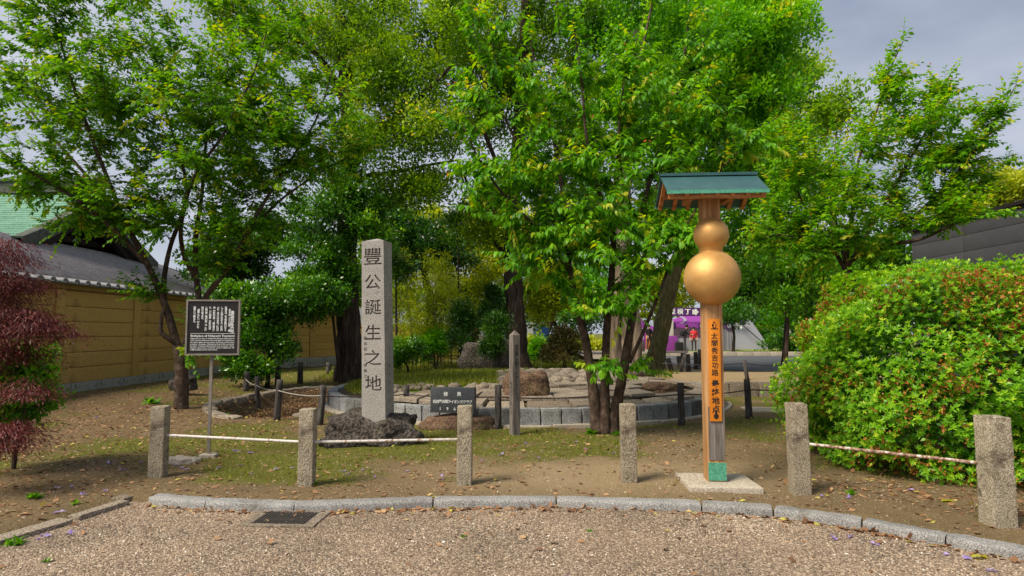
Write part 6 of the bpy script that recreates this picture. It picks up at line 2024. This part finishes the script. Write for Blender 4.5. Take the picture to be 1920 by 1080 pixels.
y = unit(ax * tilt[:, None] + (u_ * np.cos(a)[:, None] + v_ * np.sin(a)[:, None]))
tint = np.clip(r7.normal(.47, .16, nw)[cid] + r7.normal(0, .10, n) + .12 * (tilt > .6), 0, .9)
tint = np.where(r7.random(n) < .006, 1.0, tint)
size = .047 * r7.uniform(.65, 1.25, n) * np.repeat(r7.uniform(.8, 1.25, len(gi)), kL)
core = obj('leaves', scatter('leaves', LEAF2, c0[cid] + ax * .01, y, ax, size, tint, np.full(n, .72)), M['leaf_azalea'], t, kind='stuff')
bi = np.where(brown)[0]
cid = np.repeat(bi, 7); n = len(cid)
foliage('withered_flowers', scatter('withered_flowers', LEAF2, c0[cid] + r7.normal(0, .018, (n, 3)), rnd_dirs(n, r7) + np.array([0, 0, -.3]), rnd_dirs(n, r7), .04 * r7.uniform(.6, 1.3, n), r7.random(n)), M['flower_brown'], t)
# leaves under the brown ones too
cid = np.repeat(bi, 5); n = len(cid)
foliage('leaves', scatter('leaves_b', LEAF2, c0[cid] - nrm[cid] * .03 + r7.normal(0, .02, (n, 3)), rnd_dirs(n, r7) + nrm[cid], rnd_dirs(n, r7) + nrm[cid], .055 * r7.uniform(.6, 1.2, n), np.clip(r7.normal(.5, .2, n), 0, .9)), M['leaf_azalea'], t)
# branches inside
sk = Skeleton(70)
for k in range(16):
    a = k / 16 * 6.283
    b0 = Vector((AC[0] + .5 * math.cos(a), AC[1] + .4 * math.sin(a), -.05))
    sk.limb([b0, b0 + Vector((math.cos(a) * .5, math.sin(a) * .4, .5)), b0 + Vector((math.cos(a) * 1.3, math.sin(a) * .9, .9))], .03, .012, 6)
ti = r7.permutation(nw)[:900]
sk.reach(AC + (c0[ti] - AC) * .95, .2, .003, .015, sides=3)
sk.mb.build('branches', M['bark_dark'], t, True)
# the dense leaf mass deeper in, tinted dark to put shade into the gaps
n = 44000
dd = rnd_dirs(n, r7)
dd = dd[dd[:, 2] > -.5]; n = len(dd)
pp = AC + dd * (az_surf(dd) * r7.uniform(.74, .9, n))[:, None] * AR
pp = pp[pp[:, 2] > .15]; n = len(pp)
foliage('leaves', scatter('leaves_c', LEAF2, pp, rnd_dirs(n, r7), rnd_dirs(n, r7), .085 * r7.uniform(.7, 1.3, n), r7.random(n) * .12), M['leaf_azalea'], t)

# ------------------------------------------------------------------ weeds, grass, litter
def ground_pts(n, x0, x1, y0, y1, r):
    x, y = r.uniform(x0, x1, n), r.uniform(y0, y1, n)
    ok = (front_dist(x, y) < -.16) & (np.hypot(x - PC.x, y - PC.y) > PR + .15)
    x, y = x[ok], y[ok]
    return x, y
r8 = np.random.default_rng(81)
x, y = ground_pts(90000, -9, 6.5, 5.6, 14, r8)
cov = grass_cover(x, y) + 1.1 * (fbm(x, y, 4.5, 3) - .5)
k_ = r8.random(len(x)) < np.clip((cov - .42) * 1.9, 0, 1)
x, y = x[k_], y[k_]
z = H(x, y)
nb = len(x)
x2, y2 = np.repeat(x, 2) + r8.normal(0, .012, nb * 2), np.repeat(y, 2) + r8.normal(0, .012, nb * 2)
d = rnd_dirs(nb * 2, r8); d[:, 2] = np.abs(d[:, 2]) + .5
g1 = scatter('grass', BLADE, np.column_stack([x2, y2, np.repeat(z, 2) - .004]), d, rnd_dirs(nb * 2, r8), r8.uniform(.018, .055, nb * 2), r8.random(nb * 2), r8.uniform(1.2, 2.4, nb * 2))
obj('grass', g1, M['grass'], kind='stuff', label='thin short grass growing on the trodden earth', category='grass')
# turf on the platform and behind it
n = 26000
x, y = r8.uniform(-4, .2, n), r8.uniform(-2.5, 3.6, n)
ok = (np.hypot(x, y) < PR - .35) & ~((x > -.6) & (y < 1))
x, y = x[ok], y[ok]; n = len(x)
d = rnd_dirs(n, r8); d[:, 2] = np.abs(d[:, 2]) + .6
foliage('turf_blades', scatter('turf_blades', BLADE, np.column_stack([x, y, PZ - .03 + .20 * (1 - np.clip(np.hypot(x, y) / (PR - .2), 0, 1) ** 4)]), d, rnd_dirs(n, r8), r8.uniform(.05, .16, n), r8.random(n), r8.uniform(1.2, 2.4, n)), M['grass'], plat)
x, y = r8.uniform(-6, 5, 26000), r8.uniform(19.3, 30, 26000)
n = len(x); d = rnd_dirs(n, r8); d[:, 2] = np.abs(d[:, 2]) + .6
obj('meadow_grass', scatter('meadow_grass', BLADE, np.column_stack([x, y, H(x, y) - .01]), d, rnd_dirs(n, r8), r8.uniform(.06, .2, n), r8.random(n), r8.uniform(1.5, 3, n)), M['grass'], kind='stuff', label='longer grass on the ground behind the platform', category='grass')
# weeds: little leafy tufts
def weed(px, py, lab, s=.07, nl=22, z=.05, m='leaf_cherry'):
    p = P(px, py, z); p.z = max(Hs(p.x, p.y), 0) if front_dist(p.x, p.y) < 0 else 0
    d = rnd_dirs(nl, r8); d[:, 2] = np.abs(d[:, 2]) * .8 + .25
    o = obj('weed', scatter('weed', LEAF4, np.tile([0, 0, 0.], (nl, 1)) + r8.normal(0, s * .3, (nl, 3)) * [1, 1, .1], d, np.tile([0, 0, 1.], (nl, 1)), s * r8.uniform(.6, 1.2, nl), r8.uniform(.3, .8, nl)), M[m], None, tuple(p))
    tag(o, lab, 'weed')
weed(588, 908, 'small weed tuft at the foot of the post where the rails meet', .06)
weed(25, 1010, 'weed tuft on the flat kerb stone at the lower left corner', .08)
weed(65, 935, 'weed tuft on the bare earth at the far left', .08)
weed(140, 945, 'weed tuft above the flat kerb stones on the left', .05)
weed(1185, 905, 'weed at the foot of the post before the three-stemmed tree', .05)
weed(1325, 918, 'grassy weed at the front edge of the gourd post slab', .05)
weed(872, 906, 'grassy weed at the foot of the post before the black slab', .06)
weed(1110, 812, 'bright weed at the base of the three-stemmed tree', .13, 34)
weed(1155, 814, 'second bright weed right of the three-stemmed tree base', .10, 30)
weed(285, 752, 'broad leaved weed left of the cherry trunk', .2, 26, .2)
weed(425, 780, 'small weed behind the notice board post', .08)
weed(1595, 930, 'grassy weed below the azalea near the rusty rail', .07)
weed(1850, 955, 'grassy weed left of the tall post at the right edge', .10, 30)
weed(1104, 985, 'tiny weed sprouting in the gravel', .03, 12)
weed(870, 995, 'tiny grass tuft in the gravel before the black slab', .03, 12)
weed(90, 1040, 'grass tuft in the gravel at the lower left', .04, 14)
# fallen leaves
def litter(pts, size=.045):
    pts = np.asarray(pts); n = len(pts)
    z = np.where(front_dist(pts[:, 0], pts[:, 1]) > .02, .008, H(pts[:, 0], pts[:, 1]) + .006)
    y = rnd_dirs(n, r8); y[:, 2] *= .25
    zd = np.tile([0, 0, 1.], (n, 1)) + .45 * rnd_dirs(n, r8)
    return np.column_stack([pts, z]), y, zd, size * r8.uniform(.55, 1.25, n)
L_ = []
for i in range(len(KERB) - 4):                     # drift along the kerb
    a, b = np.array(KERB[i].xy), np.array(KERB[i + 1].xy)
    n = int(np.linalg.norm(b - a) * (95 if i in (2, 3, 6, 7) else 45))
    u = r8.random((n, 1))
    off = np.abs(r8.exponential(.05, (n, 1)))
    L_.append(a + (b - a) * u - np.array([[0, 1.]]) * (off + .02))
n = 5200                                            # thin scatter everywhere
x, y = ground_pts(n * 2, -8, 6, 5, 12, r8); k_ = r8.random(len(x)) < .25 + 1.5 * np.clip(fbm(x, y, 1.6, 3) - .42, 0, 1); x, y = x[k_], y[k_]; L_.append(np.column_stack([x, y])[:n])
x, y = ground_pts(5200, -10.3, -3.3, 5.5, 20, r8); L_.append(np.column_stack([x, y]))
a = r8.random(7000) * 6.283; rr = np.sqrt(r8.random(7000)) * .98     # basin
bx = np.column_stack([BAS[0] + BAS[2] * rr * np.cos(a), BAS[1] + BAS[3] * rr * np.sin(a)])
L_.append(bx[np.hypot(bx[:, 0] - PC.x, bx[:, 1] - PC.y) > PR + .1])
x, y = ground_pts(1500, -10.5, -5, 17, 30, r8); L_.append(np.column_stack([x, y]))
x = r8.uniform(2.8, 5.2, 420); y = 6.6 + r8.normal(0, .35, 420) - .55 * (x - 3.2); k_ = front_dist(x, y) < -.2; L_.append(np.column_stack([x, y])[k_])
x = r8.uniform(-4, 4.4, 160); y = r8.uniform(3.6, 6.2, 160); k_ = front_dist(x, y) > .05; L_.append(np.column_stack([x, y])[k_])
pts = np.concatenate(L_)
ps, yd, zd, sz = litter(pts, .062)
n = len(ps)
obj('fallen_leaves', scatter('fallen_leaves', LEAF2, ps, yd, zd, sz, np.where(r8.random(n) < .05, 1.0, np.clip(r8.normal(.5, .22, n), 0, .95)), r8.uniform(.9, 1.6, n)), M['litter'], kind='stuff', label='dry brown fallen leaves scattered over the ground', category='fallen leaves')
# fallen purple blossoms
bl_px = [(180, 790), (205, 870), (230, 880), (262, 868), (135, 912), (108, 915), (155, 930), (198, 922), (113, 960), (72, 1000), (90, 995), (133, 990), (340, 877), (350, 880), (330, 872), (443, 847), (470, 850), (452, 872), (410, 876), (472, 890), (546, 876), (650, 888), (645, 882), (680, 880), (704, 894), (762, 883), (825, 894), (830, 898), (1540, 935), (1597, 937), (1704, 922), (1595, 995), (1565, 1000), (1643, 1010), (1770, 1028), (1805, 1035), (1860, 1058), (1068, 1072), (1010, 858), (1100, 843), (1150, 850), (940, 852), (300, 862), (520, 880), (905, 862), (985, 832), (1080, 828)]
bp = np.array([tuple(P(x, y, .05).xy) for x, y in bl_px])
bp = np.repeat(bp, 5, axis=0) + r8.normal(0, .012, (len(bp) * 5, 2))
ps, yd, zd, sz = litter(bp, .038)
ps[:, 2] += .006; yd[:, 2] += .2
obj('fallen_blossoms', scatter('fallen_blossoms', LEAF4, ps, yd, zd, sz, r8.random(len(ps)), np.full(len(ps), 1.3)), M['petal'], kind='stuff', label='small fallen purple blossoms dotted over the earth', category='blossoms')
# crumbs of soil and small stones on the bare earth
x, y = ground_pts(30000, -7.5, 6, 5, 11.5, r8)
k_ = r8.random(len(x)) < .35 + .65 * (fbm(x, y, 2.2, 3) > .5)
x, y = x[k_], y[k_]; n = len(x)
sz = r8.uniform(.003, .0085, n) * (1 + 1.2 * (r8.random(n) < .03))
yd = rnd_dirs(n, r8); yd[:, 2] *= .3
obj('soil_crumbs', scatter('soil_crumbs', OCTA, np.column_stack([x, y, H(x, y) + sz * .2]), yd, np.tile([0, 0, 1.], (n, 1)) + .5 * rnd_dirs(n, r8), sz, np.clip(r8.normal(.38, .22, n), 0, 1), r8.uniform(.6, 1.3, n)), gravel_mat(True), kind='stuff', label='small stones and crumbs on the bare earth', category='soil crumbs')
# two large green-yellow leaves on the gravel
for px, py, lab in ((1822, 1042, 'large fallen yellow green leaf on the gravel at the right'), (298, 937, 'yellow fallen leaf beside the corner of the kerb'), (1765, 946, 'bright yellow fallen leaf under the azalea bush')):
    p = P(px, py, .03)
    me = scatter('fallen_leaf', LEAF8, np.zeros((1, 3)), np.array([[1., .25, .05]]), np.array([[0, .2, 1.]]), [.15], [.9])
    tag(obj('fallen_leaf', me, M['leaf_lime'], None, (p.x, p.y, .02 if front_dist(p.x, p.y) > 0 else Hs(p.x, p.y) + .012)), lab, 'leaf')
